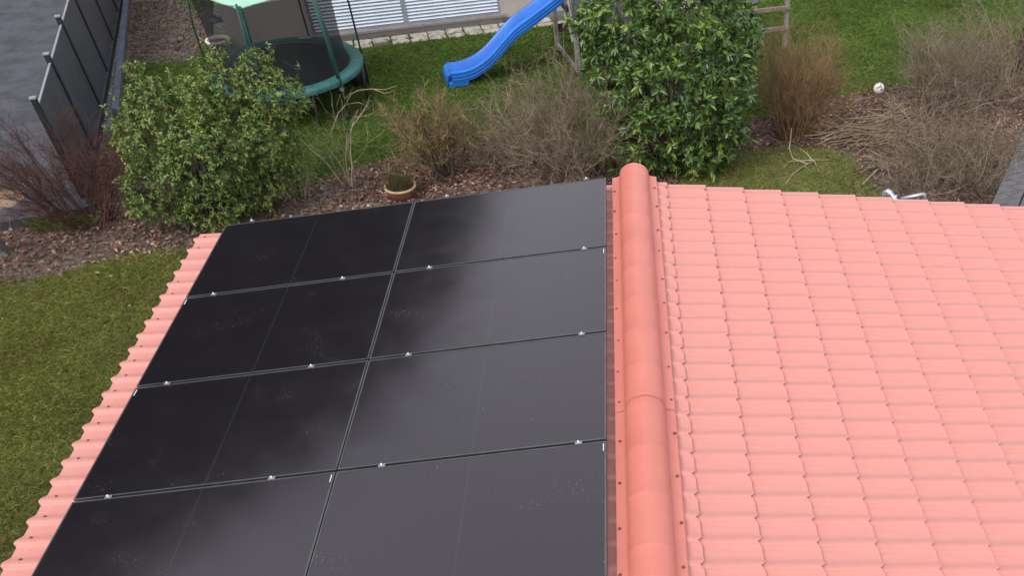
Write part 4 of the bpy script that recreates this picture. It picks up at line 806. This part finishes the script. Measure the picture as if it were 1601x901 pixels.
a = g.uniform(0, 2 * PI, n); V, Fq = leaves(L, np.c_[np.cos(a), np.sin(a), g.normal(size=n) * .35], np.c_[g.normal(size=(n, 2)) * .45, np.ones(n)], g.uniform(.035, .11, n), g.uniform(.025, .06, n), True)
tag(big('leaf_litter', V, Fq, M['litter'], kind='stuff'), 'brown fallen leaves covering the flower bed', 'leaves')
P2 = P[inbed & (g.uniform(size=len(P)) < .30)]; n = len(P2); S = P2 + np.c_[np.zeros((n, 2)), g.uniform(.004, .03, n)]; a = g.uniform(0, 2 * PI, n)
Pm = grow(S, np.c_[np.cos(a), np.sin(a), g.normal(size=n) * .15], g.uniform(.06, .28, n), 3, .12, 0, g); V, Q = tubes(Pm, taper(g.uniform(.002, .005, n), np.full(n, .0015), 3)); tag(big('twig_litter', V, [Q], M['mulch'], kind='stuff'), 'small twigs and bark chips strewn over the flower bed', 'twigs')
def blades(P, hmin, hmax, w, m, name, label, g, lean=.5):
    n = len(P); a = g.uniform(0, 2 * PI, n); d = np.c_[np.cos(a), np.sin(a), np.zeros(n)]; h = g.uniform(hmin, hmax, n); ln_ = np.c_[g.normal(size=(n, 2)) * lean, np.zeros(n)] * h[:, None]; W = (w * g.uniform(.7, 1.3, n))[:, None]
    B = P.copy(); B[:, 2] = .004; V = np.stack([B - d * W, B + d * W, B + ln_ * .45 + np.c_[np.zeros((n, 2)), h * .62] + d * W * .7, B + ln_ * 1.2 + np.c_[np.zeros((n, 2)), h]], 1)
    i = 4 * np.arange(n)[:, None]; tag(big(name, V.reshape(-1, 3), [np.concatenate([i + np.array([[0, 1, 2]]), i + np.array([[0, 2, 3]])])], M[m], kind='stuff'), label, 'grass')
P = scatter(460000, -12.2, -3.9, -2.5, 6.2, g); P = P[inframe(P, 150)]; P = P[inpoly(P + np.c_[g.normal(size=(len(P), 2)) * .10, np.zeros(len(P))], FRONT) & ~inpoly(P, ASPH)]; P = P[g.uniform(size=len(P)) < .72 + .5 * patch(P * 1.3)]
blades(P, .025, .07, .0042, 'grass_front', 'lawn_grass', 'yellow-green mossy lawn grass beside the garage at the left', g, .8)
P = scatter(760000, -11, 15, 6.8, 22, g); P = P[inframe(P, 170)]; P = P[inpoly(P + np.c_[g.normal(size=(len(P), 2)) * .12, np.zeros(len(P))], BACK)]
hd = (P[:, :2] - HP); ds = hd @ hu; dd = hd @ hn; P = P[~((ds > -2.4) & (ds < 10.3) & (dd > -.57)) & ~inpoly(P, ASPH)]
blades(P, .03, .08, .0055, 'grass', 'lawn_grass', "green lawn grass of the neighbour's garden around trampoline and slide", g, .8)
P = scatter(60000, .5, 5.5, 5.0, 8.6, g); P = P[inpoly(P + np.c_[g.normal(size=(len(P), 2)) * .12, np.zeros(len(P))], PATCH)]; P = P[g.uniform(size=len(P)) < .6 + .6 * patch(P)]
blades(P, .02, .06, .0045, 'grass_front', 'patch_grass', 'small patch of short grass behind the right roof edge', g, .8)
P = scatter(2600, -.8, .8, -.5, .5, g) + np.append(gxy(100, 352), 0); P = P[(np.abs(patch(P * 2)) < .9)]
blades(P[np.linalg.norm((P[:, :2] - gxy(100, 352)) / np.array([.55, .22]), axis=1) < 1], .05, .14, .004, 'grass', 'grass_tuft', 'tuft of green grass at the asphalt edge', g, .6)
# weeds in the slab joints, fallen leaves on the lawn
P = []; 
for k in range(900):
    s = g.uniform(-1.5, 8); P.append(H(s if g.random() < .5 else round((s + 2.2) / .405) * .405 - 2.2 + .0, -.34 + g.normal() * .02 if g.random() < .5 else g.uniform(-.56, -.03), .02))
blades(np.array(P), .03, .09, .004, 'grass', 'joint_weeds', 'green weeds growing in the joints of the pale slabs', g, .8)
P = scatter(700, -11, 11, -2, 16, g); P = P[(inpoly(P, FRONT) | inpoly(P, BACK)) & inframe(P)]; hd = (P[:, :2] - HP); P = P[~((hd @ hu > -2.4) & (hd @ hn > -.6))]; n = len(P); P[:, 2] = .05; a = g.uniform(0, 2 * PI, n)
V, Fq = leaves(P, np.c_[np.cos(a), np.sin(a), g.normal(size=n) * .2], np.c_[g.normal(size=(n, 2)) * .3, np.ones(n)], g.uniform(.03, .07, n), g.uniform(.02, .045, n), True); tag(big('lawn_leaves', V, Fq, M['litter'], kind='stuff'), 'scattered dry leaves lying on the lawn', 'leaves')
